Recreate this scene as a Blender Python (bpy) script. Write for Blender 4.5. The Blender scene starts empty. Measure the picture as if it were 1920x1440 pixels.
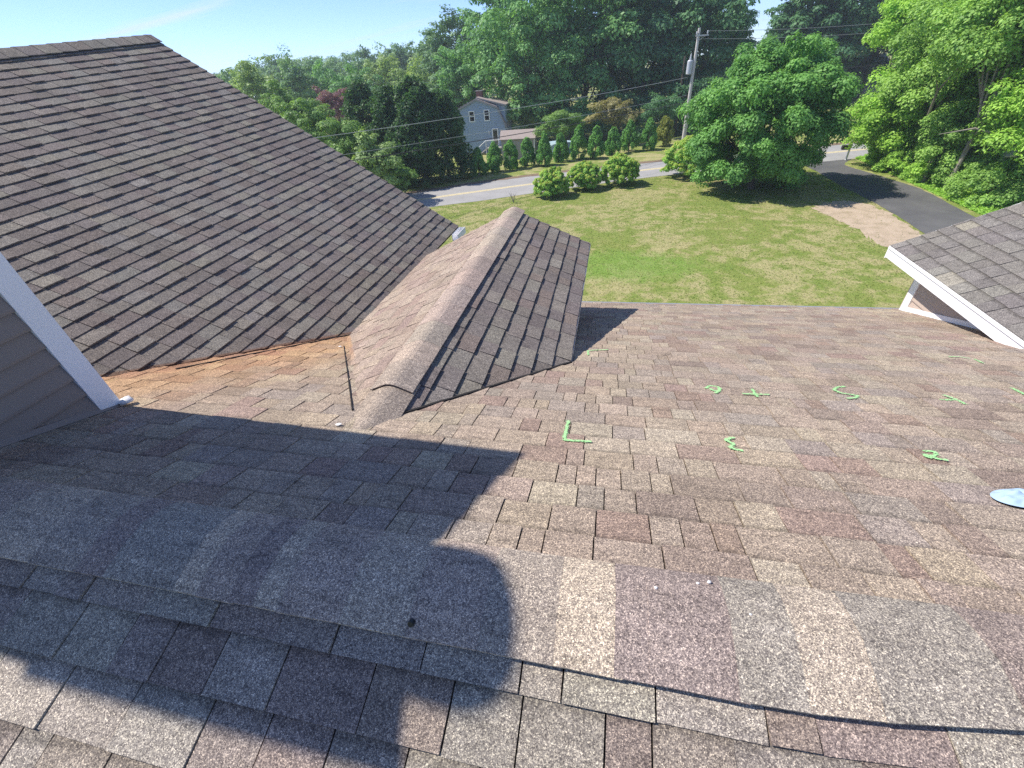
import bpy, math, random
import numpy as np
from mathutils import Vector, Matrix

# ------------------------------------------------------------------ camera
sc = bpy.context.scene
COL = sc.collection
ZC = 9.0                                  # camera height above the lawn
CR = np.array([[0.97722534, 0.0607863, -0.20331174],
               [0.19852372, -0.60032231, 0.7747267],
               [-0.07495981, -0.79744476, -0.59871769]])   # camera (right, down, forward) columns
cam_d = bpy.data.cameras.new("camera")
cam = bpy.data.objects.new("camera", cam_d)
COL.objects.link(cam)
m = Matrix.Identity(4)
for i in range(3):
    m[i][0] = CR[i, 0]; m[i][1] = -CR[i, 1]; m[i][2] = -CR[i, 2]
m[2][3] = ZC
cam.matrix_world = m
cam_d.sensor_width = 36.0
cam_d.lens = 15.0
cam_d.clip_start = 0.05
cam_d.clip_end = 6000
sc.camera = cam

# ------------------------------------------------------------------ sky and sun
SUN = Vector((1.0, -0.046, -1.31)).normalized()          # direction the light travels
w = bpy.data.worlds.new("World"); sc.world = w; w.use_nodes = True
nt = w.node_tree; nt.nodes.clear()
N = nt.nodes.new; L = nt.links.new
out = N("ShaderNodeOutputWorld"); bg = N("ShaderNodeBackground"); sky = N("ShaderNodeTexSky")
sky.sky_type = 'NISHITA'; sky.sun_disc = False
sky.sun_elevation = math.asin(-SUN.z)
sky.sun_rotation = math.atan2(-SUN.x, -SUN.y)
sky.altitude = 0; sky.air_density = 0.55; sky.dust_density = 0.1; sky.ozone_density = 3.0
bg.inputs[1].default_value = 0.143
tc = N("ShaderNodeTexCoord"); sep = N("ShaderNodeSeparateXYZ"); L(tc.outputs["Generated"], sep.inputs[0])
zz = N("ShaderNodeMath"); zz.operation = 'MAXIMUM'; zz.inputs[1].default_value = 0.02; L(sep.outputs[2], zz.inputs[0])
zo = N("ShaderNodeMath"); zo.operation = 'ADD'; zo.inputs[1].default_value = 0.12; L(zz.outputs[0], zo.inputs[0])
dv = N("ShaderNodeVectorMath"); dv.operation = 'DIVIDE'; cmb = N("ShaderNodeCombineXYZ")
for k in range(3): L(zo.outputs[0], cmb.inputs[k])
L(tc.outputs["Generated"], dv.inputs[0]); L(cmb.outputs[0], dv.inputs[1])
mp = N("ShaderNodeMapping"); mp.inputs["Rotation"].default_value = (0, 0, math.radians(-20)); mp.inputs["Scale"].default_value = (0.28, 1.5, 0)
L(dv.outputs[0], mp.inputs[0])
cn = N("ShaderNodeTexNoise"); cn.inputs["Scale"].default_value = 1.1; cn.inputs["Detail"].default_value = 7; cn.inputs["Roughness"].default_value = 0.55
cn.inputs["Distortion"].default_value = 0.25
L(mp.outputs[0], cn.inputs["Vector"])
cr = N("ShaderNodeValToRGB"); cr.color_ramp.elements[0].position = 0.53; cr.color_ramp.elements[1].position = 0.68
cr.color_ramp.elements[1].color = (0.8, 0.8, 0.8, 1)
L(cn.outputs[0], cr.inputs[0])
mx = N("ShaderNodeMix"); mx.data_type = 'RGBA'
tn = N("ShaderNodeMix"); tn.data_type = 'RGBA'; tn.blend_type = 'MULTIPLY'; tn.inputs[0].default_value = 1.0; tn.inputs[7].default_value = (0.76, 0.80, 0.93, 1)
L(sky.outputs[0], tn.inputs[6]); L(cr.outputs[0], mx.inputs[0]); L(tn.outputs[2], mx.inputs[6]); mx.inputs[7].default_value = (3.3, 3.8, 4.2, 1)
L(mx.outputs[2], bg.inputs[0]); L(bg.outputs[0], out.inputs[0])

sun_d = bpy.data.lights.new("sun", 'SUN'); sun_d.energy = 3.6; sun_d.angle = math.radians(0.53)
sun_d.color = (1.0, 0.94, 0.85)
sun = bpy.data.objects.new("sun", sun_d); COL.objects.link(sun)
sun.rotation_euler = SUN.to_track_quat('-Z', 'Y').to_euler()
sun.location = (-20, 0, 40)
vs = sc.view_settings
vs.view_transform = 'Standard'; vs.look = 'None'; vs.exposure = 0.82; vs.gamma = 1.0; vs.use_curve_mapping = False
sc.cycles.max_bounces = 6; sc.cycles.diffuse_bounces = 3; sc.cycles.glossy_bounces = 2
sc.cycles.transmission_bounces = 3; sc.cycles.transparent_max_bounces = 4; sc.cycles.volume_bounces = 0
sc.cycles.use_denoising = False
try:
    sc.cycles.use_fast_gi = False
except Exception:
    pass

# ------------------------------------------------------------------ small helpers
def link(o, parent=None):
    COL.objects.link(o)
    if parent is not None:
        o.parent = parent
    return o

def tag(o, label=None, cat=None, group=None, kind=None):
    if label: o["label"] = label
    if cat: o["category"] = cat
    if group: o["group"] = group
    if kind: o["kind"] = kind
    return o

def empty(name, loc=(0, 0, 0), label=None, cat=None, group=None, parent=None):
    o = bpy.data.objects.new(name, None); o.location = loc
    link(o, parent)
    return tag(o, label, cat, group)

def mesh(name, verts, faces, mat, parent=None, smooth=False):
    me = bpy.data.meshes.new(name)
    me.from_pydata([tuple(map(float, v)) for v in verts], [], [tuple(int(i) for i in f) for f in faces])
    if mat: me.materials.append(mat)
    if smooth: me.shade_smooth()
    me.update()
    return link(bpy.data.objects.new(name, me), parent)

class MB:
    """collects boxes, bars, tubes and prisms for one mesh"""
    def __init__(s): s.v = []; s.f = []
    def add(s, V, F):
        n = len(s.v); s.v += [tuple(map(float, p)) for p in V]; s.f += [tuple(i + n for i in f) for f in F]; return s
    def box(s, a, b):
        (x0, y0, z0), (x1, y1, z1) = a, b
        return s.add([(x0, y0, z0), (x1, y0, z0), (x1, y1, z0), (x0, y1, z0), (x0, y0, z1), (x1, y0, z1), (x1, y1, z1), (x0, y1, z1)],
                     [(3, 2, 1, 0), (4, 5, 6, 7), (0, 1, 5, 4), (1, 2, 6, 5), (2, 3, 7, 6), (3, 0, 4, 7)])
    def prism(s, poly, d):
        n = len(poly); d = Vector(d); P = [Vector(p) for p in poly]
        return s.add(P + [p + d for p in P], [tuple(range(n - 1, -1, -1)), tuple(range(n, 2 * n))] + [(i, (i + 1) % n, n + (i + 1) % n, n + i) for i in range(n)])
    def tube(s, pts, rad, seg=8, cap=True):
        pts = [Vector(p) for p in pts]; rings = []
        if not hasattr(rad, "__len__"): rad = [rad] * len(pts)
        n0 = len(s.v)
        for i, p in enumerate(pts):
            d = (pts[min(i + 1, len(pts) - 1)] - pts[max(i - 1, 0)]).normalized()
            a = d.cross(Vector((0.31, 0.77, 0.19))).normalized(); b = d.cross(a)
            for k in range(seg):
                t = 2 * math.pi * k / seg
                s.v.append(tuple(p + (a * math.cos(t) + b * math.sin(t)) * rad[i]))
        for i in range(len(pts) - 1):
            for k in range(seg):
                s.f.append((n0 + i * seg + k, n0 + i * seg + (k + 1) % seg, n0 + (i + 1) * seg + (k + 1) % seg, n0 + (i + 1) * seg + k))
        if cap:
            s.f.append(tuple(n0 + k for k in range(seg - 1, -1, -1)))
            s.f.append(tuple(n0 + (len(pts) - 1) * seg + k for k in range(seg)))
        return s
    def build(s, name, mat, parent=None, smooth=False): return mesh(name, s.v, s.f, mat, parent, smooth)

def big_mesh(name, V, F, mat, attrs=None, parent=None, smooth=False):
    """numpy: V (n,3), F (m,k) with the same k for all faces"""
    me = bpy.data.meshes.new(name)
    V = np.ascontiguousarray(V, np.float32); F = np.ascontiguousarray(F, np.int32); k = F.shape[1]
    me.vertices.add(len(V)); me.vertices.foreach_set("co", V.ravel())
    me.loops.add(F.size); me.loops.foreach_set("vertex_index", F.ravel())
    me.polygons.add(len(F)); me.polygons.foreach_set("loop_start", np.arange(len(F), dtype=np.int32) * k)
    try: me.polygons.foreach_set("loop_total", np.full(len(F), k, np.int32))
    except Exception: pass
    me.update(calc_edges=True)
    for an, (dom, arr) in (attrs or {}).items():
        arr = np.ascontiguousarray(arr, np.float32)
        if arr.ndim == 1:
            a = me.attributes.new(an, 'FLOAT', dom); a.data.foreach_set("value", arr)
        else:
            a = me.attributes.new(an, 'FLOAT_COLOR', dom); a.data.foreach_set("color", arr.ravel())
    if mat: me.materials.append(mat)
    if smooth: me.shade_smooth()
    return link(bpy.data.objects.new(name, me), parent)

# ------------------------------------------------------------------ material helpers
def newmat(name):
    mt = bpy.data.materials.new(name); mt.use_nodes = True
    nt = mt.node_tree; nt.nodes.clear()
    o = nt.nodes.new("ShaderNodeOutputMaterial")
    return mt, nt, o

class NB:
    def __init__(s, nt): s.nt = nt
    def n(s, t, **k):
        x = s.nt.nodes.new(t)
        for a, b in k.items(): setattr(x, a, b)
        return x
    def l(s, a, b): s.nt.links.new(a, b)
    def val(s, sock, v):
        if hasattr(v, "is_linked") or hasattr(v, "links"): s.l(v, sock)
        else: sock.default_value = v
    def math(s, op, a, b=0.0, c=None, clamp=False):
        x = s.n("ShaderNodeMath", operation=op); x.use_clamp = clamp
        s.val(x.inputs[0], a); s.val(x.inputs[1], b)
        if c is not None: s.val(x.inputs[2], c)
        return x.outputs[0]
    def mix(s, f, a, b, mode='MIX'):
        x = s.n("ShaderNodeMix", data_type='RGBA', blend_type=mode)
        s.val(x.inputs[0], f); s.val(x.inputs[6], a); s.val(x.inputs[7], b)
        return x.outputs[2]
    def noise(s, vec, scale, detail=3, rough=0.55, dist=0.0):
        x = s.n("ShaderNodeTexNoise"); x.inputs["Scale"].default_value = scale; x.inputs["Detail"].default_value = detail
        x.inputs["Roughness"].default_value = rough; x.inputs["Distortion"].default_value = dist
        if vec is not None: s.l(vec, x.inputs["Vector"])
        return x.outputs[0]
    def voro(s, vec, scale):
        x = s.n("ShaderNodeTexVoronoi"); x.inputs["Scale"].default_value = scale
        if vec is not None: s.l(vec, x.inputs["Vector"])
        return x
    def ramp(s, fac, stops, interp='LINEAR'):
        x = s.n("ShaderNodeValToRGB"); r = x.color_ramp; r.interpolation = interp
        while len(r.elements) < len(stops): r.elements.new(0.5)
        for e, (p, c) in zip(r.elements, stops):
            e.position = p; e.color = (*c, 1) if len(c) == 3 else c
        s.val(x.inputs[0], fac); return x.outputs[0]
    def smooth(s, v, a, b):
        x = s.n("ShaderNodeMapRange", interpolation_type='SMOOTHSTEP'); x.inputs[1].default_value = a; x.inputs[2].default_value = b
        s.l(v, x.inputs[0]); return x.outputs[0]
    def pos(s): return s.n("ShaderNodeNewGeometry").outputs["Position"]
    def bump(s, h, strength, dist):
        x = s.n("ShaderNodeBump"); x.inputs["Strength"].default_value = strength; x.inputs["Distance"].default_value = dist
        s.l(h, x.inputs["Height"]); return x.outputs[0]
    def bsdf(s, col, rough=0.8, spec=0.3, normal=None, metal=0.0):
        x = s.n("ShaderNodeBsdfPrincipled"); s.val(x.inputs["Base Color"], col); s.val(x.inputs["Roughness"], rough)
        x.inputs["Specular IOR Level"].default_value = spec; x.inputs["Metallic"].default_value = metal
        if normal is not None: s.l(normal, x.inputs["Normal"])
        return x.outputs[0]

def C4(c): return (c[0], c[1], c[2], 1.0)

def plain(name, col, rough=0.6, spec=0.4, metal=0.0, var=0.12, scale=6.0, bump=0.0):
    mt, nt, o = newmat(name); b = NB(nt); p = b.pos()
    n1 = b.noise(p, scale, 4, 0.6); n2 = b.noise(p, scale * 14, 2)
    f = b.math('MULTIPLY_ADD', n1, var * 2, 1 - var); f2 = b.math('MULTIPLY_ADD', n2, var, 1 - var / 2)
    col_ = b.mix(1.0, C4(col), b.math('MULTIPLY', f, f2), 'MULTIPLY')
    nm = b.bump(n2, 0.3, bump) if bump else None
    b.l(b.bsdf(col_, rough, spec, nm, metal), o.inputs[0]); return mt

# ---- shingles: granules in mixed colours, tint per shingle, orange stain along the wing valley
TP0 = 1.0 / 3.0
VAL0 = (-2.4, 3.3); VAL1 = (-3.45, 1.55)
def shingle_mat(name, use_object):
    mt, nt, o = newmat(name); b = NB(nt); p = b.pos()
    if use_object:
        tint = b.n("ShaderNodeObjectInfo").outputs["Color"]
    else:
        a = b.n("ShaderNodeAttribute"); a.attribute_name = "tint"; tint = a.outputs["Color"]
    v1 = b.voro(p, 520.0); v2 = b.voro(p, 260.0)
    s1 = b.n("ShaderNodeSeparateColor"); b.l(v1.outputs["Color"], s1.inputs[0])
    s2 = b.n("ShaderNodeSeparateColor"); b.l(v2.outputs["Color"], s2.inputs[0])
    g = b.ramp(s1.outputs[0], [(0.0, (0.36, 0.34, 0.36)), (0.25, (0.66, 0.63, 0.63)), (0.55, (0.95, 0.92, 0.90)), (0.82, (1.3, 1.25, 1.15)), (1.0, (2.3, 2.2, 2.0))])
    g2 = b.ramp(s2.outputs[1], [(0.0, (0.62, 0.60, 0.61)), (0.5, (0.98, 0.97, 0.97)), (1.0, (1.42, 1.40, 1.34))])
    big = b.noise(p, 2.3, 4, 0.6); mid = b.noise(p, 55, 3, 0.65)
    ms_ = b.n("ShaderNodeMapping"); b.l(p, ms_.inputs[0]); ms_.inputs["Scale"].default_value = (7, 30, 30) ; scuff = b.noise(ms_.outputs[0], 1.0, 4, 0.62, 0.4)
    sc_ = b.smooth(b.math('ADD', scuff, b.math('MULTIPLY_ADD', s2.outputs[0], 0.16, -0.08)), 0.60, 0.68)
    lt_ = b.smooth(b.math('ADD', scuff, b.math('MULTIPLY_ADD', s2.outputs[2], 0.16, -0.08)), 0.42, 0.33)
    f = b.math('MULTIPLY', b.math('MULTIPLY_ADD', big, 0.5, 0.75), b.math('MULTIPLY_ADD', mid, 0.7, 0.65))
    f = b.math('MULTIPLY', f, b.math('MULTIPLY_ADD', sc_, -0.30, 1.0)); f = b.math('MULTIPLY', f, b.math('MULTIPLY_ADD', lt_, 0.22, 1.0))
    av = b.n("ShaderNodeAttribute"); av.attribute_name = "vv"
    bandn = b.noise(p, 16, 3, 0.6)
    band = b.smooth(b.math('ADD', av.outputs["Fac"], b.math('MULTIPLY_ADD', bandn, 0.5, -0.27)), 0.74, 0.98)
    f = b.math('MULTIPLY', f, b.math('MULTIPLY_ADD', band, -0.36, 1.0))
    c = b.mix(1.0, tint, g, 'MULTIPLY'); c = b.mix(1.0, c, g2, 'MULTIPLY'); c = b.mix(1.0, c, f, 'MULTIPLY')
    # rust run-off: signed distance from the valley line in plan
    dx, dy = VAL1[0] - VAL0[0], VAL1[1] - VAL0[1]; ln = math.hypot(dx, dy); nx, ny = -dy / ln, dx / ln
    if nx < 0: nx, ny = -nx, -ny
    sp = b.n("ShaderNodeSeparateXYZ"); b.l(p, sp.inputs[0])
    d = b.math('ADD', b.math('MULTIPLY', b.math('SUBTRACT', sp.outputs[0], VAL0[0]), nx), b.math('MULTIPLY', b.math('SUBTRACT', sp.outputs[1], VAL0[1]), ny))
    dn = b.math('ADD', d, b.math('MULTIPLY_ADD', b.noise(p, 3.2, 3), 0.5, -0.25))
    near = b.math('MULTIPLY', b.smooth(dn, 0.3, 0.0), b.smooth(d, -0.3, 0.0))
    wide = b.math('MULTIPLY', b.smooth(dn, 1.35, 0.2), b.smooth(d, -0.3, 0.05))
    lim = b.math('MULTIPLY', b.smooth(sp.outputs[1], 0.75, 1.5), b.smooth(sp.outputs[0], -1.3, -2.0))
    lim = b.math('MULTIPLY', lim, b.smooth(sp.outputs[1], 4.6, 3.6))
    onmain = b.math('SUBTRACT', sp.outputs[2], b.math('MULTIPLY_ADD', sp.outputs[1], -TP0, 9.0 - 1.12 + TP0 * 0.565))
    lim = b.math('MULTIPLY', lim, b.smooth(onmain, 0.030, 0.016))
    orange = b.mix(1.0, (1.20, 0.95, 0.70, 1), c, 'MULTIPLY'); rust = b.mix(1.0, (0.98, 0.66, 0.52, 1), c, 'MULTIPLY')
    c = b.mix(b.math('MULTIPLY', wide, lim), c, orange)
    c = b.mix(b.math('MULTIPLY', b.math('MULTIPLY', near, lim), 0.85), c, rust)
    hgt = b.math('ADD', v1.outputs["Distance"], b.math('MULTIPLY', v2.outputs["Distance"], 0.6))
    nm = b.bump(hgt, 0.5, 0.0012)
    b.l(b.bsdf(c, 0.88, 0.25, nm), o.inputs[0]); return mt

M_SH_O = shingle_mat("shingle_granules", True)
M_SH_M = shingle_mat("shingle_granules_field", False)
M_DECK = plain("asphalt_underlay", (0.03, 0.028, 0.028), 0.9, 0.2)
M_WHITE = plain("white_trim", (0.86, 0.86, 0.87), 0.45, 0.4, var=0.03, scale=3)
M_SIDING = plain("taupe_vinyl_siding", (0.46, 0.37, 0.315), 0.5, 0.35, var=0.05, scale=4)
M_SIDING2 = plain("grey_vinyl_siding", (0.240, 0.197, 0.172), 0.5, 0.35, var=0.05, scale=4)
M_SOFFIT = plain("soffit_vinyl", (0.72, 0.72, 0.72), 0.5, 0.3, var=0.04)
M_METAL = plain("grey_drip_edge", (0.42, 0.42, 0.43), 0.45, 0.5, metal=0.5, var=0.06)
M_GALV = plain("galvanised_metal", (0.5, 0.51, 0.53), 0.4, 0.5, metal=0.7, var=0.1)
M_CAULK = plain("white_sealant", (0.78, 0.76, 0.74), 0.5, 0.4, var=0.1, scale=40, bump=0.003)
M_CHALK = plain("green_marking_paint", (0.40, 0.74, 0.33), 0.9, 0.2, var=0.25, scale=120)
M_BLACK = plain("black_plastic", (0.015, 0.015, 0.016), 0.4, 0.4)

PALETTE_WARM = [((0.359, 0.300, 0.242), 5), ((0.312, 0.257, 0.214), 5), ((0.286, 0.218, 0.185), 3), ((0.333, 0.282, 0.235), 5), ((0.255, 0.208, 0.177), 2), ((0.364, 0.320, 0.257), 4), ((0.296, 0.260, 0.229), 3)]
PALETTE_CAPSIDE = [((0.330, 0.275, 0.235), 5), ((0.310, 0.255, 0.220), 5), ((0.295, 0.235, 0.208), 3), ((0.345, 0.292, 0.248), 4)]
PALETTE_SELFSHADE = [((0.209, 0.191, 0.178), 4), ((0.181, 0.162, 0.155), 4), ((0.232, 0.217, 0.194), 3), ((0.194, 0.170, 0.159), 3), ((0.220, 0.210, 0.195), 3)]  # darker tints: unmodelled granule self-shadow of sun-grazed slopes put into the colour
PALETTE_GREY = [((0.189, 0.184, 0.178), 4), ((0.209, 0.205, 0.192), 3), ((0.176, 0.169, 0.165), 3), ((0.248, 0.239, 0.205), 1)]
PALETTE_NEAR = [((0.299, 0.275, 0.244), 4), ((0.278, 0.243, 0.217), 3), ((0.257, 0.216, 0.193), 3), ((0.331, 0.306, 0.265), 2)]

def pick(rng, pal):
    tot = sum(k for _, k in pal); r = rng.uniform(0, tot)
    for c, k in pal:
        r -= k
        if r <= 0: break
    if pal is PALETTE_WARM:
        c = tuple(a * .85 + b_ * .15 for a, b_ in zip(c, (0.335, 0.282, 0.228)))
    j = rng.uniform(0.93, 1.07)
    return (c[0] * j, c[1] * j * rng.uniform(0.98, 1.02), c[2] * j * rng.uniform(0.97, 1.03), 1.0)

# ------------------------------------------------------------------ geometry of the house (z measured from the camera, ZC added later)
TP = 1.0 / 3.0                               # main pitch 4 in 12
H0, YR = 1.12, 0.565                         # ridge below / before the camera
CT, ST = math.cos(math.atan(TP)), math.sin(math.atan(TP))
EAVE_Y = 5.67
def z_far(y): return -H0 - TP * (y - YR)
def z_near(y): return -H0 - TP * (YR - y)
GX, GZ, GP, GW, GY1 = -1.15, -1.395, 0.460, 0.915, 5.22       # small gable: ridge x,z, pitch, half width, far end
def z_gable(x): return GZ - GP * abs(x - GX)
WX, WZ, WY1, WDX = -2.40, -2.03, 6.69, 4.20                   # wing: eave x,z, far end, run
def wk(y): return 0.65 - 0.020 * (WY1 - y)
def z_wing(x, y): return WZ + wk(y) * (WX - x)
DX, DZ, DP, DY1 = 3.30, -2.085, 0.447, 5.87                   # right dormer: eave x,z, pitch, far end
def z_dormer(x): return DZ + DP * (x - DX)
W_ = lambda x, y, z: (x, y, z + ZC)

def F_far(u, v): return Vector(W_(-u, EAVE_Y - v * CT, z_far(EAVE_Y) + v * ST))
NEAR_Y0 = -1.6
def bend(x):
    return 0.0 if x < .3 else min(0.046 * ((x - .3) / .58) ** 2, 0.055)
def F_near(u, v):
    y = NEAR_Y0 + v * CT + bend(u) * 0.8
    return Vector(W_(u, y, z_near(y)))
WC = math.cos(math.atan(0.6))
def F_wing(u, v):
    dx = v * WC
    return Vector(W_(WX - dx, u, WZ + wk(u) * dx))
GC, GS = math.cos(math.atan(GP)), math.sin(math.atan(GP))
def F_gr(u, v): return Vector(W_(GX + GW - v * GC, u, GZ - GP * GW + v * GS))
def F_gl(u, v): return Vector(W_(GX - 1.22 + v * GC, -u, GZ - GP * 1.22 + v * GS))
DCc, DSs = math.cos(math.atan(DP)), math.sin(math.atan(DP))
def F_d(u, v): return Vector(W_(DX + v * DCc, -u, DZ + v * DSs))

def cam_px(P):
    q = CR.T @ (np.array(P) - np.array([0, 0, ZC]))
    if q[2] < 0.05: return None
    return 512 + 426.667 * q[0] / q[2], 384 + 426.667 * q[1] / q[2]

def clip_poly(poly, planes):
    for (a, b_, c) in planes:               # keep a*u+b*v >= c
        res = []
        for i in range(len(poly)):
            P, Q = poly[i], poly[(i + 1) % len(poly)]
            dp, dq = a * P[0] + b_ * P[1] - c, a * Q[0] + b_ * Q[1] - c
            if dp >= 0: res.append(P)
            if dp * dq < 0:
                t = dp / (dp - dq); res.append((P[0] + t * (Q[0] - P[0]), P[1] + t * (Q[1] - P[1])))
        poly = res
        if len(poly) < 3: return []
    return poly

_sh_cache = {}
EXPO = 0.1429
def sh_geom(poly, hb, u0, v0, EXPO):
    """extruded wedge over a polygon given in slope coordinates, local to (u0,v0)"""
    n = len(poly); V = []
    for (u, v) in poly:
        t = min(max((v - v0) / EXPO, 0), 1.2)
        V.append((u - u0, v - v0, hb + (0.0016 - hb) * min(t, 1.0)))
    for (u, v) in poly: V.append((u - u0, v - v0, -0.003))
    VV = [(v - v0) / EXPO for (u, v) in poly] * 2
    Fc = [tuple(range(n))] + [(i, n + i, n + (i + 1) % n, (i + 1) % n) for i in range(n)]
    return V, Fc, VV

def lay(parent, F, u_rng, n_rows, planes, pal, seed, widths, heights, cull=None, keep=300, v_start=0.0, gap=0.0035, minpx=20, EXPO=0.1429):
    rng = random.Random(seed); pieces = []
    for r in range(n_rows):
        v0 = v_start + r * EXPO
        u = u_rng[0] - rng.uniform(0, 0.25); k = rng.randint(0, 1)
        while u < u_rng[1]:
            wd = rng.choice(widths); tooth = k % 2 == 0; k += 1
            u0, u1 = max(u, u_rng[0]), min(u + wd, u_rng[1]); u += wd
            if u1 - u0 < 0.012: continue
            hb = heights[0] * rng.uniform(0.85, 1.2) if tooth else heights[1] * rng.uniform(0.85, 1.15)
            jv = rng.uniform(-0.0025, 0.0025)
            poly = [(u0 + gap / 2, v0 + jv), (u1 - gap / 2, v0 + jv), (u1 - gap / 2, v0 + EXPO + 0.012), (u0 + gap / 2, v0 + EXPO + 0.012)]
            cp = clip_poly(poly, planes) if planes else poly
            if len(cp) < 3: continue
            cu = sum(p[0] for p in cp) / len(cp); cv = sum(p[1] for p in cp) / len(cp)
            Pc = F(cu, cv)
            if cull and cull(Pc): continue
            full = cp is poly or (len(cp) == 4 and all(abs(a[0] - b_[0]) + abs(a[1] - b_[1]) < 1e-6 for a, b_ in zip(cp, poly)))
            # size in the picture
            pr = [cam_px(F(*q)) for q in cp]; area = 0
            if all(pr):
                area = abs(sum(pr[i][0] * pr[(i + 1) % len(pr)][1] - pr[(i + 1) % len(pr)][0] * pr[i][1] for i in range(len(pr)))) / 2
                c = cam_px(Pc)
                if not (0 <= c[0] <= 1024 and 0 <= c[1] <= 768): area = 0
            pieces.append((area, cp, full, hb, u0, v0, cu, cv, pick(rng, pal)))
    pieces.sort(key=lambda q: -q[0])
    SV, SF, ST_, SVV = [], [], [], []; nsep = 0
    for i, (area, cp, full, hb, u0, v0, cu, cv, tint) in enumerate(pieces):
        e = 0.004
        O = F(u0, v0); U = (F(cu + e, cv) - F(cu - e, cv)).normalized(); Vv = (F(cu, cv + e) - F(cu, cv - e)).normalized()
        Nn = U.cross(Vv).normalized(); Vv = Nn.cross(U)
        mat4 = Matrix(((U.x, Vv.x, Nn.x, O.x), (U.y, Vv.y, Nn.y, O.y), (U.z, Vv.z, Nn.z, O.z), (0, 0, 0, 1)))
        if nsep < keep and area > minpx:
            nsep += 1
            key = None
            if full:
                wq = round((cp[1][0] - cp[0][0]) / 0.0005); hq = round(hb * 2000); key = (wq, hq, EXPO)
            me = _sh_cache.get(key) if key else None
            if me is None:
                V, Fc, VV = sh_geom(cp, hb, u0, v0, EXPO)
                me = bpy.data.meshes.new("shingle"); me.from_pydata(V, [], Fc); me.materials.append(M_SH_O); me.update()
                me.attributes.new('vv', 'FLOAT', 'POINT').data.foreach_set('value', np.array(VV, np.float32))
                if key: _sh_cache[key] = me
            o = bpy.data.objects.new("shingle", me); o.color = tint
            link(o, parent); o.matrix_world = mat4
        else:
            V, Fc, VV = sh_geom(cp, hb, u0, v0, EXPO); n0 = len(SV); SVV += VV
            SV += [mat4 @ Vector(v) for v in V]
            for f in Fc:
                SF.append(tuple(n0 + j for j in f)); ST_.append(tint)
    if SV:
        me = bpy.data.meshes.new("shingle_field"); me.from_pydata([tuple(v) for v in SV], [], SF); me.materials.append(M_SH_M)
        a = me.attributes.new("tint", 'FLOAT_COLOR', 'FACE'); a.data.foreach_set("color", np.array(ST_, np.float32).ravel()); me.update()
        me.attributes.new('vv', 'FLOAT', 'POINT').data.foreach_set('value', np.array(SVV, np.float32))
        o = link(bpy.data.objects.new("shingle_field", me), parent); o["kind"] = "stuff"
    return nsep

# ------------------------------------------------------------------ the house
house = empty("house", (0, 0, 0), "brown shingled house seen from its own roof ridge, with white trim", "house")

def roofpart(name, quads, label=None):
    V, F = [], []
    for q in quads:
        n = len(V); V += [W_(*p) for p in q]; F.append(tuple(range(n, n + len(q))))
    o = mesh(name, V, F, M_DECK, house)
    if label: o["label"] = label
    return o

dk = -0.006
main_roof = roofpart("main_roof", [
    [(-10, EAVE_Y, z_far(EAVE_Y) + dk), (9.5, EAVE_Y, z_far(EAVE_Y) + dk), (9.5, YR, -H0 + dk), (-10, YR, -H0 + dk)],
    [(-10, YR, -H0 + dk), (9.5, YR, -H0 + dk), (9.5, -4.5, z_near(-4.5) + dk), (-10, -4.5, z_near(-4.5) + dk)]])

def cull_far(P):
    x, y, z = P.x, P.y, P.z - ZC
    if x < WX + 0.1 and z_wing(x, y) > z + 0.06: return True
    if y < GY1 - 0.1 and GX - 1.2 < x < GX + GW - 0.22 and z_gable(x) > z + 0.10: return True
    if x > 3.75: return True
    if x < -2.75 and y < 1.25: return True
    return False
WIDE = [0.075, 0.095, 0.11, 0.13, 0.15, 0.17, 0.2, 0.24]
lay(main_roof, F_far, (-5.0, 4.6), 38, [(0, -1, -5.365)], PALETTE_WARM, 11, WIDE, (0.0095, 0.005), cull_far, 300, v_start=0.0, gap=0.0045)
lay(main_roof, F_near, (-3.4, 3.2), 15, [(0, -1, -(2.165 / CT - 0.075))], PALETTE_NEAR, 5, [0.1, 0.14, 0.17, 0.19, 0.21, 0.23, 0.25], (0.0125, 0.007), None, 120, v_start=0.052, gap=0.0045)

# ridge vent and cap
def cap_piece(parent, prof0, prof1, th, tint, name="ridge_cap"):
    n = len(prof0); V = list(prof0) + list(prof1) + [p - Vector((0, 0, th)) for p in prof0] + [p - Vector((0, 0, th)) for p in prof1]
    F = []
    for i in range(n - 1):
        F.append((i, i + 1, n + i + 1, n + i)); F.append((2 * n + i, 3 * n + i, 3 * n + i + 1, 2 * n + i + 1))
        F.append((i, 2 * n + i, 2 * n + i + 1, i + 1)); F.append((n + i, n + i + 1, 3 * n + i + 1, 3 * n + i))
    F.append((0, n, 3 * n, 2 * n)); F.append((n - 1, 3 * n - 1, 4 * n - 1, 2 * n - 1))
    o = mesh(name, V, F, M_SH_O, parent, smooth=False)
    for pl in o.data.polygons: pl.use_smooth = False
    o.color = tint
    return o

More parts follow.
